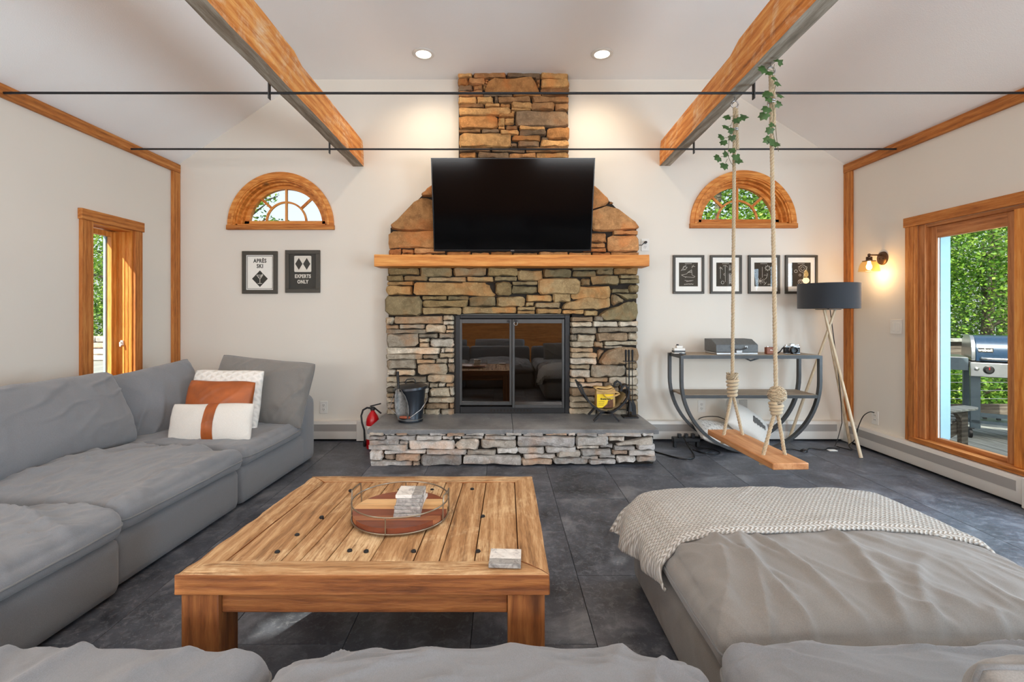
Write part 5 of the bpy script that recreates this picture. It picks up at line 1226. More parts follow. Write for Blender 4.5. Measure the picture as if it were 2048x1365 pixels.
# ------------------------------------------------------------------ rope swing
def helix(p0, p1, r, rs_, pitch, strands=3, n=9):
    p0 = Vector(p0); p1 = Vector(p1); L_ = (p1-p0).length; d = (p1-p0)/L_; u = d.orthogonal().normalized(); v = d.cross(u); mb = MB(); m = max(8, int(L_/pitch*n))
    for s in range(strands):
        mb.tube([p0+d*(L_*i/m)+(u*cos(2*pi*(i/n+s/strands))+v*sin(2*pi*(i/n+s/strands)))*r for i in range(m+1)], rs_, 5)
    return mb
def coil(p0, p1, r0, r1, rt, turns, jit=.0, seed=0, n=14):
    p0 = Vector(p0); p1 = Vector(p1); d = (p1-p0); u = d.orthogonal().normalized(); v = d.normalized().cross(u); rd = random.Random(seed); pts = []
    for i in range(int(turns*n)+1):
        t = i/(turns*n); a = 2*pi*i/n; r = r0+(r1-r0)*t + rd.uniform(-jit, jit); pts.append(p0+d*t+(u*cos(a)+v*sin(a))*r)
    return MB().tube(pts, rt, 6)
sg = thing('rope_swing', 'wooden plank swing hung from the beam on two thick knotted manila ropes', 'swing', (1.495, 2.885, .37))
SA, SB = (1.480, 3.10), (1.518, 2.672)      # far and near rope
seatM = Matrix.Translation((1.494, 2.885, .395)) @ Matrix.Rotation(R(2.5), 4, 'Z')
n = 20; V = []; Fs = []
mb = MB(); mb.xf = seatM; mb.box(-.096, .096, -.365, .365, -.018, .018); build(mb, 'seat', M['swing'], sg, bevel=.005)
def bz(y): return 2.58-.004
for (x, y), nm, zk0, zk1 in ((SA, 0, 1.2-(795-625)*3.10/F, 1.2-(752-625)*3.10/F), (SB, 1, 1.2-(826-625)*2.672/F, 1.2-(776-625)*2.672/F)):
    bx_ = 1.495 if nm == 0 else 1.488
    xt = bx_; zt_ = 2.515
    hk = MB().tube([(xt, y, 2.60), (xt, y, 2.556)], .005, 8)
    hk.tube([(xt+.022*cos(a), y, 2.534+.022*sin(a)) for a in [R(90+i*18) for i in range(20)]], .0048, 8)
    build(hk, 'hook', M['chrome'], sg, smooth=60)
    build(helix((xt, y, zt_), (x, y, zk0+.02), .0058, .0062, .058), 'rope', M['rope'], sg, smooth=180)
    build(helix((xt+.011, y-.004, zt_-.01), (xt+.017, y-.004, zt_-(.27 if nm == 0 else .29)), .0052, .0058, .058), 'rope_tail', M['rope'], sg, smooth=180)
    build(coil((xt+.003, y, zt_-.155 if nm == 0 else zt_-.165), (xt+.003, y, zt_-.135 if nm == 0 else zt_-.140), .018, .018, .004, 2), 'rope_clamp', M['chrome'], sg, smooth=180)
    if nm == 0:
        build(coil((x, y, zk0), (x, y, zk1-.02), .020, .030, .011, 5.2, .002, 3), 'knot', M['rope'], sg, smooth=180)
        fr_ = MB()
        for q in range(46):
            a = rd.uniform(0, 2*pi); h = rd.uniform(-.02, .03); fr_.tube([(x, y, zk1-.045), (x+.024*cos(a), y+.024*sin(a), zk1-.03+h*.4), (x+.036*cos(a+.6), y+.036*sin(a+.6), zk1-.01+h), (x+.026*cos(a+1.4), y+.026*sin(a+1.4), zk1+h*.6)], .0022, 4)
        tag(build(fr_, 'frayed_end', M['rope'], sg, smooth=180), kind='stuff')
    else:
        build(coil((x, y, zk0-.01), (x, y, zk0+.055), .020, .031, .011, 3.6, .002, 9), 'knot', M['rope'], sg, smooth=180)
        fr_ = MB()
        for q in range(150):
            a = rd.uniform(0, 2*pi); el = rd.uniform(-.5, 1.5); c_ = Vector((x+.006, y, zk0+.095)); pts = []
            for k in range(6):
                aa = a+k*.42; ee = el+k*rd.uniform(-.12, .16); rq = .044+rd.uniform(-.006, .006); pts.append(c_+Vector((rq*cos(aa)*cos(ee), rq*sin(aa)*cos(ee), rq*1.1*sin(ee))))
            fr_.tube(pts, .0026, 4)
        tag(build(fr_, 'frayed_end', M['rope'], sg, smooth=180), kind='stuff')
        build(MB().lathe([(.0, .045), (.028, .036), (.041, .012), (.041, -.014), (.026, -.04), (.0, -.05)], (x+.006, y, zk0+.095), 16), 'frayed_core', M['rope'], sg, smooth=180)
    ly = .215 if nm == 0 else -.215
    for s in (-1, 1):
        q = seatM @ Vector((s*.066, ly+(-.0), .018)); build(helix((x+s*.006, y, zk0+.01), (q.x, q.y, q.z-.02), .0052, .0058, .055), 'rope', M['rope'], sg, smooth=180)
        q2 = seatM @ Vector((s*.066, ly, -.03)); build(coil((q2.x, q2.y, q2.z-.006), (q2.x, q2.y, q2.z+.012), .010, .008, .007, 1.6), 'stopper_knot', M['rope'], sg, smooth=180)
# artificial ivy twined round the ropes
LEAF = [(0, 0), (.34, -.20), (.86, -.06), (.66, .26), (.74, .62), (.36, .62), (0, 1.0), (-.36, .62), (-.74, .62), (-.66, .26), (-.86, -.06), (-.34, -.20)]
def leaf_mb(pos, size, nrm, roll, mb=None):
    q = Vector(nrm).to_track_quat('Z', 'Y').to_matrix().to_4x4(); Mx = Matrix.Translation(pos) @ q @ Matrix.Rotation(roll, 4, 'Z'); mb = mb or MB(); b = len(mb.v)
    mb.v.append(tuple(Mx @ Vector((0, size*.35, size*.05)))); mb.v += [tuple(Mx @ Vector((x*size*.75, y*size, -abs(x)*size*.28))) for x, y in LEAF]
    for i in range(len(LEAF)): mb.f.append((b, b+1+i, b+1+(i+1) % len(LEAF)))
    return mb
def ivy(label, Y, x, pxl, vine):
    t = thing('ivy_garland', label, 'ivy', (x, Y, 2.0)); rd = random.Random(int(Y*100))
    for path in vine: build(MB().tube([Vector(W(a, b, Y-.02)) for a, b in path], .0016, 5), 'vine_stem', M['stem'], t, smooth=60)
    for (a, b, s, r) in pxl:
        p = Vector(W(a, b, Y-.03)); build(leaf_mb(p, s*Y/F*1.22, (rd.uniform(-.5, .5), -1, rd.uniform(-.1, .7)), R(r), None), 'leaf', M['ivy'], t, smooth=180, fix=False)
ivy('sparse ivy garland dangling round the farther swing rope below its hook', 3.08, 1.49,
    [(1458, 232, 11, 100), (1482, 232, 13, 250), (1473, 237, 11, 200), (1454, 252, 12, 160), (1445, 272, 11, 150), (1447, 282, 10, 190), (1464, 272, 10, 180), (1464, 298, 10, 200), (1439, 314, 12, 120), (1450, 328, 12, 170), (1455, 311, 11, 20), (1473, 310, 12, 190), (1475, 319, 11, 230), (1466, 262, 10, 60)],
    [[(1472, 222), (1468, 235), (1462, 250), (1459, 270), (1457, 295), (1456, 312), (1462, 326), (1467, 332)], [(1459, 275), (1449, 276)], [(1457, 311), (1441, 314)], [(1455, 318), (1451, 326)], [(1470, 232), (1459, 233)], [(1463, 250), (1455, 254)]])
ivy('denser ivy garland twined round the nearer swing rope from its hook', 2.64, 1.47,
    [(1556, 124, 13, 300), (1530, 136, 14, 110), (1539, 143, 11, 170), (1549, 154, 10, 190), (1554, 163, 11, 220), (1538, 184, 14, 130), (1539, 195, 11, 170), (1558, 188, 11, 230), (1536, 215, 13, 140), (1530, 227, 14, 150), (1554, 207, 10, 250), (1541, 257, 11, 160), (1546, 252, 9, 10), (1539, 277, 12, 120), (1547, 279, 15, 190), (1550, 286, 11, 220)],
    [[(1549, 128), (1545, 150), (1552, 170), (1543, 200), (1548, 230), (1544, 255), (1549, 280)], [(1551, 250), (1553, 275), (1555, 290), (1557, 303)], [(1545, 222), (1534, 226)], [(1545, 142), (1534, 138)], [(1551, 186), (1557, 188)]])

# ------------------------------------------------------------------ things on the hearth
HZ = zs1 + .0006
bk = thing('ash_bucket', 'black metal ash bucket with lid, steel bail and wooden grip on the hearth', 'bucket', (-.770, 4.09, HZ))
bc = (-.770, 4.09, HZ)
build(MB().lathe([(.0, .004), (.098, .004), (.100, 0), (.104, 0), (.106, .018), (.103, .024), (.128, .268), (.133, .272), (.133, .278), (.126, .279), (.100, .02), (0, .016)], bc, 40), 'pail', M['bucket'], bk, smooth=35)
build(MB().lathe([(.1045, .019), (.1075, .020), (.1080, .026), (.1045, .028)], bc, 40), 'foot_ring', M['chrome'], bk, smooth=60)
ml = MB(); ml.xf = Matrix.Translation((bc[0]+.004, bc[1], HZ+.281)) @ Matrix.Rotation(R(-4), 4, 'Y'); ml.lathe([(.0, .036), (.04, .035), (.10, .026), (.128, .012), (.141, .008), (.143, -.010), (.138, -.010), (.136, .004), (0, .02)], (0, 0, 0), 40)
build(ml, 'lid', M['bucket'], bk, smooth=35)
build(MB().tube([(bc[0]-.040, bc[1], HZ+.314), (bc[0]-.040, bc[1], HZ+.335), (bc[0]-.028, bc[1], HZ+.350), (bc[0]+.028, bc[1], HZ+.354), (bc[0]+.040, bc[1], HZ+.340), (bc[0]+.040, bc[1], HZ+.316)], .0045, 8), 'lid_handle', M['black'], bk, smooth=60)
bl = [(-.140, 0, .225), (-.152, -.045, .16), (-.150, -.11, .125), (-.062, -.135, .058), (.022, -.135, .055), (.105, -.11, .115), (.146, -.045, .18), (.142, 0, .235)]
build(MB().tube([(bc[0]+a, bc[1]+b, HZ+c) for a, b, c in bl], .0032, 8), 'bail', M['chrome'], bk, smooth=60)
build(MB().tube([(bc[0]-.062, bc[1]-.1352, HZ+.058), (bc[0]-.02, bc[1]-.1352, HZ+.0565), (bc[0]+.022, bc[1]-.1352, HZ+.055)], [.010, .0125, .010], 10), 'grip', plain('red_brown_grip', L((150, 74, 46)), .5), bk, smooth=60)
sv = thing('ash_shovel', 'black ash shovel standing against the front of the ash bucket', 'shovel', (-.82, 3.955, HZ))
Pq = lambda px, py, Y=3.945: W(px, py, Y)
h0 = Vector(W(795, 744, 4.03)); h1 = Vector(W(797, 778, 3.985)); 
build(MB().tube([h0, h0.lerp(h1, .3), h0.lerp(h1, .7), h1], [.013, .011, .010, .008], 8), 'handle', M['black'], sv, smooth=60)
sc_ = MB(); rows = [(779, 793, 803), (792, 790, 812), (805, 790, 817), (818, 791, 819), (828, 793, 819), (837, 797, 817)]
for i, (py, a, b) in enumerate(rows):
    Y = 3.965-.012*i/5; xa_, _, z_ = W(a, py, Y); xb_, _, _ = W(b, py, Y)
    for k in range(7): f = k/6; sc_.v.append((xa_+(xb_-xa_)*f, Y-.010+.020*sin(pi*f)*.9 - (.012 if k in (0, 6) else 0), z_))
for i in range(len(rows)-1):
    for k in range(6): sc_.f.append((i*7+k, i*7+k+1, i*7+8+k, i*7+7+k))
sb = build(sc_, 'blade', plain('worn_steel', L((112, 112, 110)), .5, .5, .4, 40), sv, smooth=40); so = sb.modifiers.new('thick', 'SOLIDIFY'); so.thickness = .003
ex = thing('fire_extinguisher', 'small red fire extinguisher with black hose on the floor at the hearth corner', 'fire extinguisher', (-1.135, 4.26, 0))
ec = (-1.135, 4.26, 0)
build(MB().lathe([(0, .004), (.052, .004), (.056, .012), (.056, .235), (.053, .262), (.042, .292), (.024, .318), (.017, .326), (.017, .342), (0, .344)], ec, 28), 'cylinder', M['red'], ex, smooth=40)
build(MB().lathe([(.019, .338), (.021, .342), (.021, .362), (.016, .366), (0, .366)], ec, 18), 'valve', M['metal_dark'], ex, smooth=40)
build(MB().bar((ec[0]-.02, ec[1], .372), (ec[0]+.075, ec[1]-.02, .398), .022, .010), 'top_lever', M['black'], ex, bevel=.002)
build(MB().bar((ec[0]+.005, ec[1], .366), (ec[0]+.080, ec[1]-.02, .312), .018, .008), 'carry_handle', M['black'], ex, bevel=.002)
build(MB().tube([(ec[0]-.018, ec[1], .355), (ec[0]-.05, ec[1], .358), (ec[0]-.085, ec[1], .338), (ec[0]-.098, ec[1]-.01, .29), (ec[0]-.088, ec[1]-.02, .23), (ec[0]-.066, ec[1]-.03, .17), (ec[0]-.062, ec[1]-.03, .08)], .0085, 8), 'hose', M['black'], ex, smooth=60)
build(MB().lathe([(.0085, 0), (.011, -.01), (.013, -.05), (.010, -.055), (0, -.055)], (ec[0]-.062, ec[1]-.03, .08), 12), 'nozzle', M['black'], ex, smooth=40)
build(MB().lathe([(.0563, .09), (.0568, .092), (.0568, .205), (.0563, .207)], ec, 28), 'label_band', M['white_plastic'], ex, smooth=60)

# log holder: two curved hoops, crossed legs, leather sling
lh = thing('log_holder', 'black curved iron log holder with crossed feet and a leather sling on the hearth', 'log holder', (.905, 4.10, HZ))
def crescent(Y, curl):
    p = [(1160, 768), (1163, 775), (1167, 785), (1175, 800), (1186, 813), (1200, 823), (1213, 826), (1226, 824), (1238, 816), (1248, 806), (1256, 794), (1258, 784), (1255, 775), (1249, 771), (1244, 775), (1241, 783)]
    return [Vector(W(a, b, Y)) for a, b in p]
Y1, Y2 = 4.03, 4.28
for Y in (Y1, Y2):
    dx = 0 if Y == Y1 else 0
    pts = [Vector((p.x if Y == Y1 else W(0, 0, 1)[0]*0 + p.x, Y, p.z)) for p in crescent(Y1, 0)]
    build(MB().strap(pts, .026, .015, (0, 1, 0)), 'hoop', M['black'], lh, smooth=40)
    zc_ = W(0, 824, Y1)[2]; x0_, x1_ = W(1190, 0, Y1)[0], W(1235, 0, Y1)[0]; xm = (x0_+x1_)/2
    build(MB().strap([(xm-.105, Y, HZ+.010), (xm-.085, Y, HZ+.030), (xm-.045, Y, zc_-.012), (xm, Y, zc_-.006), (xm+.045, Y, zc_-.012), (xm+.085, Y, HZ+.030), (xm+.105, Y, HZ+.010)], .026, .014, (0, 1, 0)), 'foot', M['black'], lh, smooth=40)
build(MB().tube([tuple(Vector(W(1162, 772, Y1))), (W(1162, 772, Y1)[0], Y2, W(1162, 772, Y1)[2])], .010, 8), 'handle_bar', M['black'], lh, smooth=60)
sl = [Vector(W(a, b, Y1)) for a, b in [(1176, 799), (1187, 811), (1200, 820), (1213, 823), (1226, 821), (1238, 812), (1247, 801), (1252, 790)]]
sm = MB()
for p in sl: sm.v += [(p.x, Y1+.014, p.z+.004), (p.x, Y2-.014, p.z+.004)]
for i in range(len(sl)-1): sm.f.append((2*i, 2*i+1, 2*i+3, 2*i+2))
so_ = build(sm, 'sling', plain('olive_leather', L((110, 94, 60)), .7, 0, .1), lh, smooth=60); q = so_.modifiers.new('thick', 'SOLIDIFY'); q.thickness = .003; q.offset = 1
# firestarter bag with rolled top
fbx = thing('firestarter_bag', 'yellow printed firestarter bag with a rolled kraft top in the log holder', 'bag', tuple(W(1212, 818, 4.13)))
Yb = 4.075; A, B = W(1193, 790, Yb), W(1226, 815, Yb)
zb_, zt_ = W(0, 815.5, Yb)[2], W(0, 780, Yb)[2]; xa_, xb_ = W(1193, 0, Yb)[0], W(1230, 0, Yb)[0]
n = 10; V = []; Fs = []
for j in range(7):
    f = j/6; z = zb_+(zt_-zb_)*f
    for (x, y) in ((xa_, Yb), ((xa_+xb_)/2, Yb-.010*sin(pi*f)), (xb_, Yb), (xb_+.004, Yb+.05*(1-.5*f)), (xb_, Yb+.10*(1-.45*f)), ((xa_+xb_)/2, Yb+.105*(1-.45*f)), (xa_, Yb+.10*(1-.45*f)), (xa_-.004, Yb+.05*(1-.5*f))): V.append((x+.003*noise.noise(Vector((x*40, z*40, 1))), y, z))
for j in range(6):
    for k in range(8): Fs.append((j*8+k, j*8+(k+1) % 8, (j+1)*8+(k+1) % 8, (j+1)*8+k))
Fs += [tuple(range(8))[::-1], tuple(48+k for k in range(8))]
build(MB().add(V, Fs), 'sack', M['tan'], fbx, smooth=50)
zz = lambda py: W(0, py, Yb-.012)[2]; xx = lambda px: W(px, 0, Yb-.012)[0]
build(MB().prism([(xx(1194), zz(816)), (xx(1205), zz(816)), (xx(1214), zz(808)), (xx(1216), zz(801)), (xx(1227), zz(797)), (xx(1227), zz(789)), (xx(1194), zz(789))], Yb-.0135, Yb-.0122, 'y'), 'yellow_panel', M['yellow'], fbx)
build(MB().prism([(xx(1206), zz(816)), (xx(1226), zz(816)), (xx(1226), zz(799)), (xx(1217), zz(802)), (xx(1215), zz(809))], Yb-.0135, Yb-.0122, 'y'), 'flame_panel', plain('dark_flame_print', L((96, 62, 40)), .7, 0, .5, 60), fbx)
build(text_mb('firestarters', .021, wallM((xx(1195)+xx(1227))/2, Yb-.0142, zz(798.5)), .0003, .95, .0009, .95), 'lettering', M['ink_dark'], fbx)
lt = MB()
for q in range(3): lt.box(xx(1197), xx(1209-q), Yb-.0145, Yb-.0140, zz(804+q*3.4), zz(803.4+q*3.4))
build(lt, 'small_print', M['ink_dark'], fbx)
def rolled(pxs, Y, y0, y1):   # flattened open paper roll seen end on
    ring_ = [Vector(W(a, b, Y)) for a, b in pxs]; mb = MB(); m = len(ring_)
    for y in (y0, y1): mb.v += [(p.x, y, p.z) for p in ring_]
    for i in range(m): mb.f.append((i, (i+1) % m, m+(i+1) % m, m+i))
    return mb
for pts, y0 in (([(1189, 777), (1196, 775), (1206, 776.5), (1215, 777), (1225, 774), (1228, 777), (1222, 781), (1212, 783), (1204, 783), (1196, 781)], 4.05), ([(1206, 789), (1210, 785.5), (1220, 786), (1230, 784), (1237, 785), (1239, 788), (1232, 792), (1222, 794.5), (1212, 795)], 4.035)):
    o_ = build(rolled(pts, 4.06, y0, y0+.12), 'rolled_top', M['tan'], fbx, smooth=60); q = o_.modifiers.new('thick', 'SOLIDIFY'); q.thickness = .005

# fireplace tools on a stand
ft = thing('fireplace_tools', 'black fireplace tool set with three handled tools on a square stand', 'fireplace tools', (1.10, 4.235, HZ))
Yt = 4.23; TX = lambda px: W(px, 0, Yt)[0]; TZ_ = lambda py: W(0, py, Yt)[2]
build(bx(TX(1245), TX(1274), Yt-.055, Yt+.06, HZ, HZ+.012), 'base', M['black'], ft, bevel=.002)
build(MB().tube([(TX(1259), Yt+.012, HZ+.012), (TX(1259), Yt+.012, TZ_(722))], .005, 8), 'pole', M['black'], ft, smooth=60)
build(MB().bar((TX(1247), Yt, TZ_(723)), (TX(1271), Yt, TZ_(723)), .03, .006), 'rack', M['black'], ft)
for i, px in enumerate((1251, 1257, 1264)):
    nm = ['poker', 'brush', 'shovel'][i]
    rod = MB().tube([(TX(px), Yt-.012, TZ_(703)), (TX(px), Yt-.012, TZ_(721)), (TX(px)+.0, Yt-.012, TZ_(724)), (TX(px+(1.5 if i == 0 else 0)), Yt-.012, TZ_(800) if i else TZ_(829))], [.010, .0075, .0035, .0035], 8)
    to = build(rod, nm, M['black'], ft, smooth=60)
    build(MB().lathe([(0, .012), (.008, .009), (.011, 0), (.008, -.009), (0, -.012)], (TX(px), Yt-.012, TZ_(702)), 12), 'ball_end', M['black'], to, smooth=60)
    if i == 1: build(MB().lathe([(.008, .05), (.014, .04), (.026, -.03), (.030, -.045), (0, -.045)], (TX(1259), Yt-.005, TZ_(812)), 12), 'bristles', M['black'], to, smooth=60)
    if i == 2:
        sh_ = MB().prism([(TX(1263), TZ_(830)), (TX(1272.5), TZ_(830)), (TX(1271.5), TZ_(812)), (TX(1267), TZ_(801)), (TX(1263.5), TZ_(801))], Yt-.004, Yt+.002, 'y'); build(sh_, 'shovel_blade', M['black'], to)
# ------------------------------------------------------------------ outside
t = NT('leaf_green'); ge = t.new('ShaderNodeNewGeometry'); nz = t.noise(t.coords(kind='World', rnd=False), .9, 3)
f_ = t.math('MULTIPLY_ADD', ge.outputs['Random Per Island'], .6, t.math('MULTIPLY', nz, .45))
colr = t.ramp(f_, [(.15, L((34, 70, 20))), (.45, L((84, 132, 38))), (.70, L((140, 178, 64))), (.93, L((190, 206, 104)))])
t.base(colr); t.setin(t.b, Roughness=.5)
tl = t.new('ShaderNodeBsdfTranslucent'); t.link(colr, tl.inputs[0]); mx = t.new('ShaderNodeMixShader'); mx.inputs[0].default_value = .45
t.link(t.b.outputs[0], mx.inputs[1]); t.link(tl.outputs[0], mx.inputs[2]); t.link(mx.outputs[0], t.out.inputs[0]); M['leafg'] = t.m
M['bark'] = plain('tree_bark', L((92, 84, 72)), .9, 0, .35, 12, .4)
M['soil'] = plain('forest_floor', L((84, 88, 56)), .95, 0, .4, 2)
struct(build(bx(-40, 40, -30, 45, -2.2, -2.0), 'ground', M['soil']))
def tree(label, x, y, z0, h, r, n, seed, size=.15, group=None, squash=1.0, low=.25, name='tree'):
    rg = np.random.default_rng(seed); t = thing(name, label, 'tree', (x, y, z0), 0, group); rd = random.Random(seed)
    build(MB().tube([(x, y, z0-.1), (x+rd.uniform(-.1, .1), y, z0+h*.35), (x+rd.uniform(-.2, .2), y, z0+h*.7), (x, y, z0+h*.92)], [.13, .10, .06, .02], 8), 'trunk', M['bark'], t, smooth=60)
    br = MB()
    for k in range(9):
        a = rd.uniform(0, 2*pi); zz = z0+h*rd.uniform(.3, .85); br.tube([(x, y, zz), (x+r*.45*cos(a), y+r*.45*sin(a), zz+.25), (x+r*.85*cos(a), y+r*.85*sin(a), zz+.45)], [.05, .03, .012], 5)
    tag(build(br, 'branches', M['bark'], t, smooth=60), kind='stuff')
    kc = max(30, n//85); dirs = rg.normal(size=(kc, 3)); dirs /= np.linalg.norm(dirs, axis=1)[:, None]
    rad = rg.uniform(.25, 1.0, kc)**.5; hc = h*(1-low)/2
    C_ = np.array([x, y, z0+h*low+hc]) + dirs*rad[:, None]*np.array([r, r, hc])
    ci = rg.integers(0, kc, n); P = C_[ci] + rg.normal(size=(n, 3))*np.array([.30, .30, .16])*(r/1.8)
    u = rg.normal(size=(n, 3)); u[:, 2] *= .5; u /= np.linalg.norm(u, axis=1)[:, None]; w = rg.normal(size=(n, 3)); w -= (w*u).sum(1)[:, None]*u; w /= np.linalg.norm(w, axis=1)[:, None]
    s = rg.uniform(.6, 1.25, n)[:, None]*size
    V = np.concatenate([P-u*s*.5, P+w*s*.3, P+u*s*.5, P-w*s*.3], 1).reshape(-1, 3)
    me = bpy.data.meshes.new('foliage'); me.from_pydata(V.tolist(), [], [(4*i, 4*i+1, 4*i+2, 4*i+3) for i in range(n)]); me.update(); me.materials.append(M['leafg'])
    o = bpy.data.objects.new('foliage', me); COL.objects.link(o); o.parent = t; me.transform(XF[t.name].inverted()); o['kind'] = 'stuff'
    return t
k = 0
TR = [('bright green leafy tree straight behind the grill lid, beyond the railing', 8.9, 8.9, 6.4, 1.75, 52000),
      ('bright green tree beside the blue door trim, farther behind the railing', 9.4, 11.6, 8.4, 2.1, 46000),
      ('tall green tree at the far back of the trees behind the grill', 12.6, 12.2, 9.6, 2.6, 36000)]
for (lab, x, y, h, r, n) in TR: tree(lab, x, y, -2.0, h, r, n, 40+k, .064, None, low=.05); k += 1
for lab, x, y in (('low leafy bush behind the railing cables below the grill shelf', 6.3, 7.2), ('low leafy bush behind the railing under the grill lid', 8.2, 7.1)):
    tree(lab, x, y, -2.0, 2.7, .95, 16000, 60+k, .075, None, low=.0, name='bush'); k += 1
for lab, x, y, h, r, n in (('tree filling the fireplace side of the arched window above the patent drawings', 4.4, 9.9, 8.2, 1.7, 15000), ('tree filling the sconce side of the arched window above the patent drawings', 6.9, 12.6, 9.8, 2.2, 15000)):
    tree(lab, x, y, -2.0, h, r, n, 80+k, .09, None, low=.2); k += 1
tree('slim dark tree at the edge of the arched window above the ski posters', -6.2, 11.4, -2.0, 7.6, 1.0, 9000, 120, .10, None, low=.2)
for lab, x, y, h, r in (('sunlit leafy tree just behind the garden wall, seen through the tall window', -11.6, 14.6, 6.5, 1.9), ('darker tree behind the sunlit one, at the back of the tall window view', -15.2, 18.6, 9.0, 2.5)):
    tree(lab, x, y, -.3, h, r, 20000, 130+k, .10, None, low=.03); k += 1
for lab, x, y in (('tree beside the deck that the picture glass mirrors', 7.4, 1.2), ('tree beyond the deck corner towards the rear of the house', 7.2, -4.0)):
    tree(lab, x, y, -2.0, 6.0, 1.9, 14000, 150+k, .11, None, low=.08); k += 1
# terrace and dry wall left of the house
te = struct(build(bx(-14, XL-.3, 2.0, 12.6, -.14, -.06), 'terrace_ground', M['deckwood']))
dw = thing('garden_wall', 'low dry stone wall across the terrace, seen through the tall window', 'stone wall', (-10.6, 12.7, -.06)); rw = random.Random(4)
for row in range(4):
    x = -13.6 + rw.uniform(0, .4)
    while x < -7.6:
        wv2 = rw.uniform(.45, .95); z = -.06+row*.16
        o = build(bx(x, x+wv2-.03, 12.45+rw.uniform(0, .06), 12.9, z+.006, z+.152), 'stone', M['stone'], dw, center=True, bevel=.03, seg=1, color=L(rw.choice(PAL['hearth']))); x += wv2
# deck with planks
dk = struct(build(bx(XR+.22, 7.2, 1.2, 6.05, -.30, -.118), 'deck_frame', M['darkrail'])); ZD = -.08; x = XR+.23
while x < 7.1:
    build(bx(x, x+.137, 1.2, 6.05, ZD-.036, ZD), 'plank', M['deckwood'], dk, center=True, bevel=.003, seg=1); x += .145
rl = thing('deck_railing', 'weathered wooden deck railing with steel cables behind the grill', 'railing', (5.4, 5.93, ZD))
build(bx(XR+.25, 7.15, 5.84, 6.00, .842, .878), 'cap_rail', M['deckwood'], rl, bevel=.004)
build(bx(XR+.25, 7.15, 5.905, 5.945, .655, .838), 'upper_board', M['darkrail'], rl, bevel=.003)
build(bx(XR+.25, 7.15, 5.905, 5.945, -.070, .075), 'lower_board', M['darkrail'], rl, bevel=.003)
for x in (3.75, 4.95, 6.62): build(bx(x-.045, x+.045, 5.85, 5.94, ZD, .842), 'post', M['darkrail'], rl, bevel=.003)
for z in (.145, .245, .345, .445, .545): build(MB().tube([(XR+.25, 5.90, z), (7.15, 5.90, z)], .004, 6), 'cable', M['chrome'], rl)

# gas grill
GY = 4.93; gx = lambda px, Y=GY: (px-1003)*Y/F; gz = lambda py, Y=GY: 1.2-(py-625)*Y/F
M['grill_blue'] = plain('dark_blue_enamel', L((38, 62, 88)), .25, .2, .15, 60); M['grill_grey'] = plain('grey_cart_metal', L((92, 106, 116)), .4, .4, .08)
gl = thing('gas_grill', 'gas grill with a dark blue lid, side shelf and wheeled cart on the deck', 'grill', (gx(1941), GY, ZD))
x0, x1 = gx(1941), gx(1941)+.62
zl0, zl1 = gz(722), gz(672)
def lidprof(inset=0): return [(GY-.02, zl0), (GY-.03, zl0+.08), (GY-.015, zl0+.17), (GY+.04, zl1-.02), (GY+.12, zl1), (GY+.32, zl1), (GY+.42, zl1-.05), (GY+.46, zl0+.06), (GY+.46, zl0)]
build(MB().prism(lidprof(), x0+.034, x1-.034, 'x'), 'lid', M['grill_blue'], gl, bevel=.006)
for a, b in ((x0, x0+.033), (x1-.033, x1)): build(MB().prism([(y+(.006 if y > GY+.2 else -.006), z+.006) for y, z in lidprof()], a, b, 'x'), 'lid_end_cap', M['chrome'], gl, bevel=.004)
build(MB().prism([(x0+.052, zl0+.092), (x0+.162, zl0+.092), (x0+.162, zl0+.137), (x0+.052, zl0+.137)], GY-.034, GY-.020, 'y'), 'badge', M['chrome'], gl, bevel=.004)
build(MB().prism([(x0+.055, zl0+.095), (x0+.159, zl0+.095), (x0+.159, zl0+.134), (x0+.055, zl0+.134)], GY-.0355, GY-.033, 'y'), 'badge_field', M['black'], gl)
build(text_mb('weber', .038, wallM(x0+.098, GY-.0362, zl0+.1145), .0006, 1.0, .0016, .98), 'lettering', M['ink_white'], gl)
sy = MB().prism([(x0+.139, zl0+.115), (x0+.155, zl0+.115), (x0+.152, zl0+.127), (x0+.142, zl0+.127)], GY-.037, GY-.0355, 'y')
for q in (-1, 0, 1): sy.prism([(x0+.147+q*.004-.001, zl0+.115), (x0+.147+q*.006-.001, zl0+.101), (x0+.147+q*.006+.001, zl0+.101), (x0+.147+q*.004+.001, zl0+.115)], GY-.037, GY-.0355, 'y')
build(sy, 'emblem', M['ink_white'], gl)
build(MB().tube([(x0+.075, GY-.03, zl0+.032), (x0+.085, GY-.062, zl0+.030), (x0+.12, GY-.070, zl0+.030), (x1-.12, GY-.070, zl0+.030), (x1-.085, GY-.062, zl0+.030), (x1-.075, GY-.03, zl0+.032)], .013, 10), 'lid_handle', M['chrome'], gl, smooth=60)
build(bx(x0-.02, x1+.02, GY-.01, GY+.46, zl0-.065, zl0-.002), 'cook_box', M['black'], gl, bevel=.004)
zp0, zp1 = gz(752), gz(724)
build(bx(x0-.012, x1+.012, GY-.06, GY-.012, zp0, zp1), 'control_panel', M['chrome'], gl, bevel=.006)
kx = x0+.122
kb = build(MB().lathe([(.040, 0), (.042, -.006), (.034, -.010), (.030, -.030), (.026, -.034), (0, -.034)], (kx, GY-.06, (zp0+zp1)/2+.002), 24, 'y'), 'knob', M['black_plastic'], gl, smooth=40)
build(bx(kx-.003, kx+.003, GY-.0965, GY-.094, (zp0+zp1)/2+.005, (zp0+zp1)/2+.028), 'pointer', M['red'], kb)
build(MB().lathe([(.018, 0), (.019, -.006), (.013, -.010), (0, -.012)], (x0+.035, GY-.06, (zp0+zp1)/2+.005), 18, 'y'), 'igniter', M['chrome'], gl, smooth=40)
sx0 = x0-.40
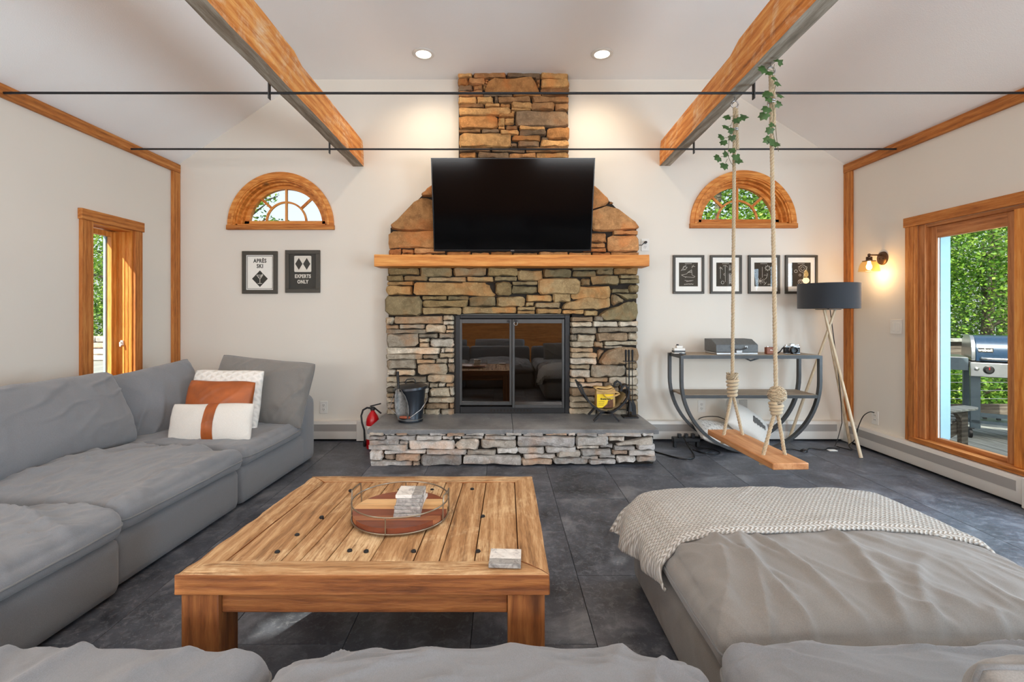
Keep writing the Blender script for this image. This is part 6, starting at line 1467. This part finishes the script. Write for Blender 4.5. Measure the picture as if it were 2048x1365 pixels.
build(bx(sx0, x0-.022, GY-.03, GY+.42, gz(719), gz(715)), 'side_shelf', M['chrome'], gl, bevel=.003)
build(bx(sx0, x0-.022, GY-.045, GY-.03, gz(741), gz(716)), 'shelf_apron', M['grill_grey'], gl, bevel=.003)
for (a, y) in ((x0+.0, GY), (x0+.0, GY+.36), (x1-.07, GY), (x1-.07, GY+.36)): build(bx(a, a+.075, y, y+.05, ZD+.10 if a == x0 else ZD+.05, zp0 if y == GY else zl0-.065), 'leg', M['grill_grey'], gl, bevel=.003)
build(bx(x0+.075, x1-.07, GY+.01, GY+.03, gz(833), gz(825)), 'brace', M['grill_grey'], gl); build(bx(x0, x1, GY, GY+.41, gz(846), gz(840)), 'bottom_shelf', M['grill_grey'], gl)
for (a, y) in ((x0+.03, GY+.02), (x0+.03, GY+.38), (x1-.03, GY+.02), (x1-.03, GY+.38)):
    wh = MB().lathe([(.0, -.016), (.036, -.016), (.044, -.012), (.046, 0), (.044, .012), (.036, .016), (0, .016)], (a-.03, y-.01, ZD+.0465), 22, 'x'); wo = build(wh, 'caster', M['black_plastic'], gl, smooth=40)
    build(bx(a-.055, a, y-.02, y+.02, ZD+.094, ZD+.102), 'caster_fork', M['metal_dark'], wo)
ck = MB()
for q in range(2): ck.box(x0+.10+q*.10, x0+.10+q*.10+.03, GY+.05, GY+.08, gz(838), gz(833))
build(ck, 'shelf_clip', M['metal_dark'], gl)
gl.rotation_euler.z = -R(35)
# adirondack chair just outside the door
ad = thing('adirondack_chair', 'weathered grey adirondack chair outside the glass door, only its arm and leg showing', 'chair', (3.99, 4.62, ZD), R(20)); ad.scale = (1, 1, .78)
def lb(*a): return MB().box(*a)
for s in (-1, 1):
    yo = s*.27
    m_ = MB().prism([(-.42, yo-.06), (.20, yo-.075), (.265, yo-.05), (.275, yo+.0), (.265, yo+.05), (.20, yo+.07), (-.42, yo+.045)], .505, .530, 'z'); build(m_, 'arm', M['deckwood'], ad, world=False, bevel=.004)
    m_ = lb(.085, .180, yo-.018, yo+.018, 0, .505); build(m_, 'front_leg', M['darkrail'], ad, world=False, bevel=.003)
    m_ = MB().prism([(-.02, .505), (.085, .505), (.085, .36), (.06, .42)], yo-.018, yo+.018, 'y'); build(m_, 'arm_bracket', M['darkrail'], ad, world=False)
    m_ = MB().prism([(-.60, 0), (-.50, 0), (.24, .26), (.24, .38), (.16, .40)], yo-s*.036-.016, yo-s*.036+.016, 'y'); build(m_, 'side_rail', M['darkrail'], ad, world=False, bevel=.003)
for k in range(6): x = .17-.085*k; m_ = lb(x-.038, x+.038, -.24, .24, .395-.03*k, .415-.03*k); build(m_, 'seat_slat', M['deckwood'], ad, world=False, bevel=.003)
for k in range(5):
    y = -.20+.10*k; m_ = MB().bar((-.30, y, .24), (-.60, y*1.15, .95-abs(y)*.4), .085, .020, (1, 0, .4)); build(m_, 'back_slat', M['deckwood'], ad, world=False, bevel=.003)
build(MB().bar((-.415, -.30, .505), (-.415, .30, .505), .05, .022), 'back_brace', M['darkrail'], ad, world=False)
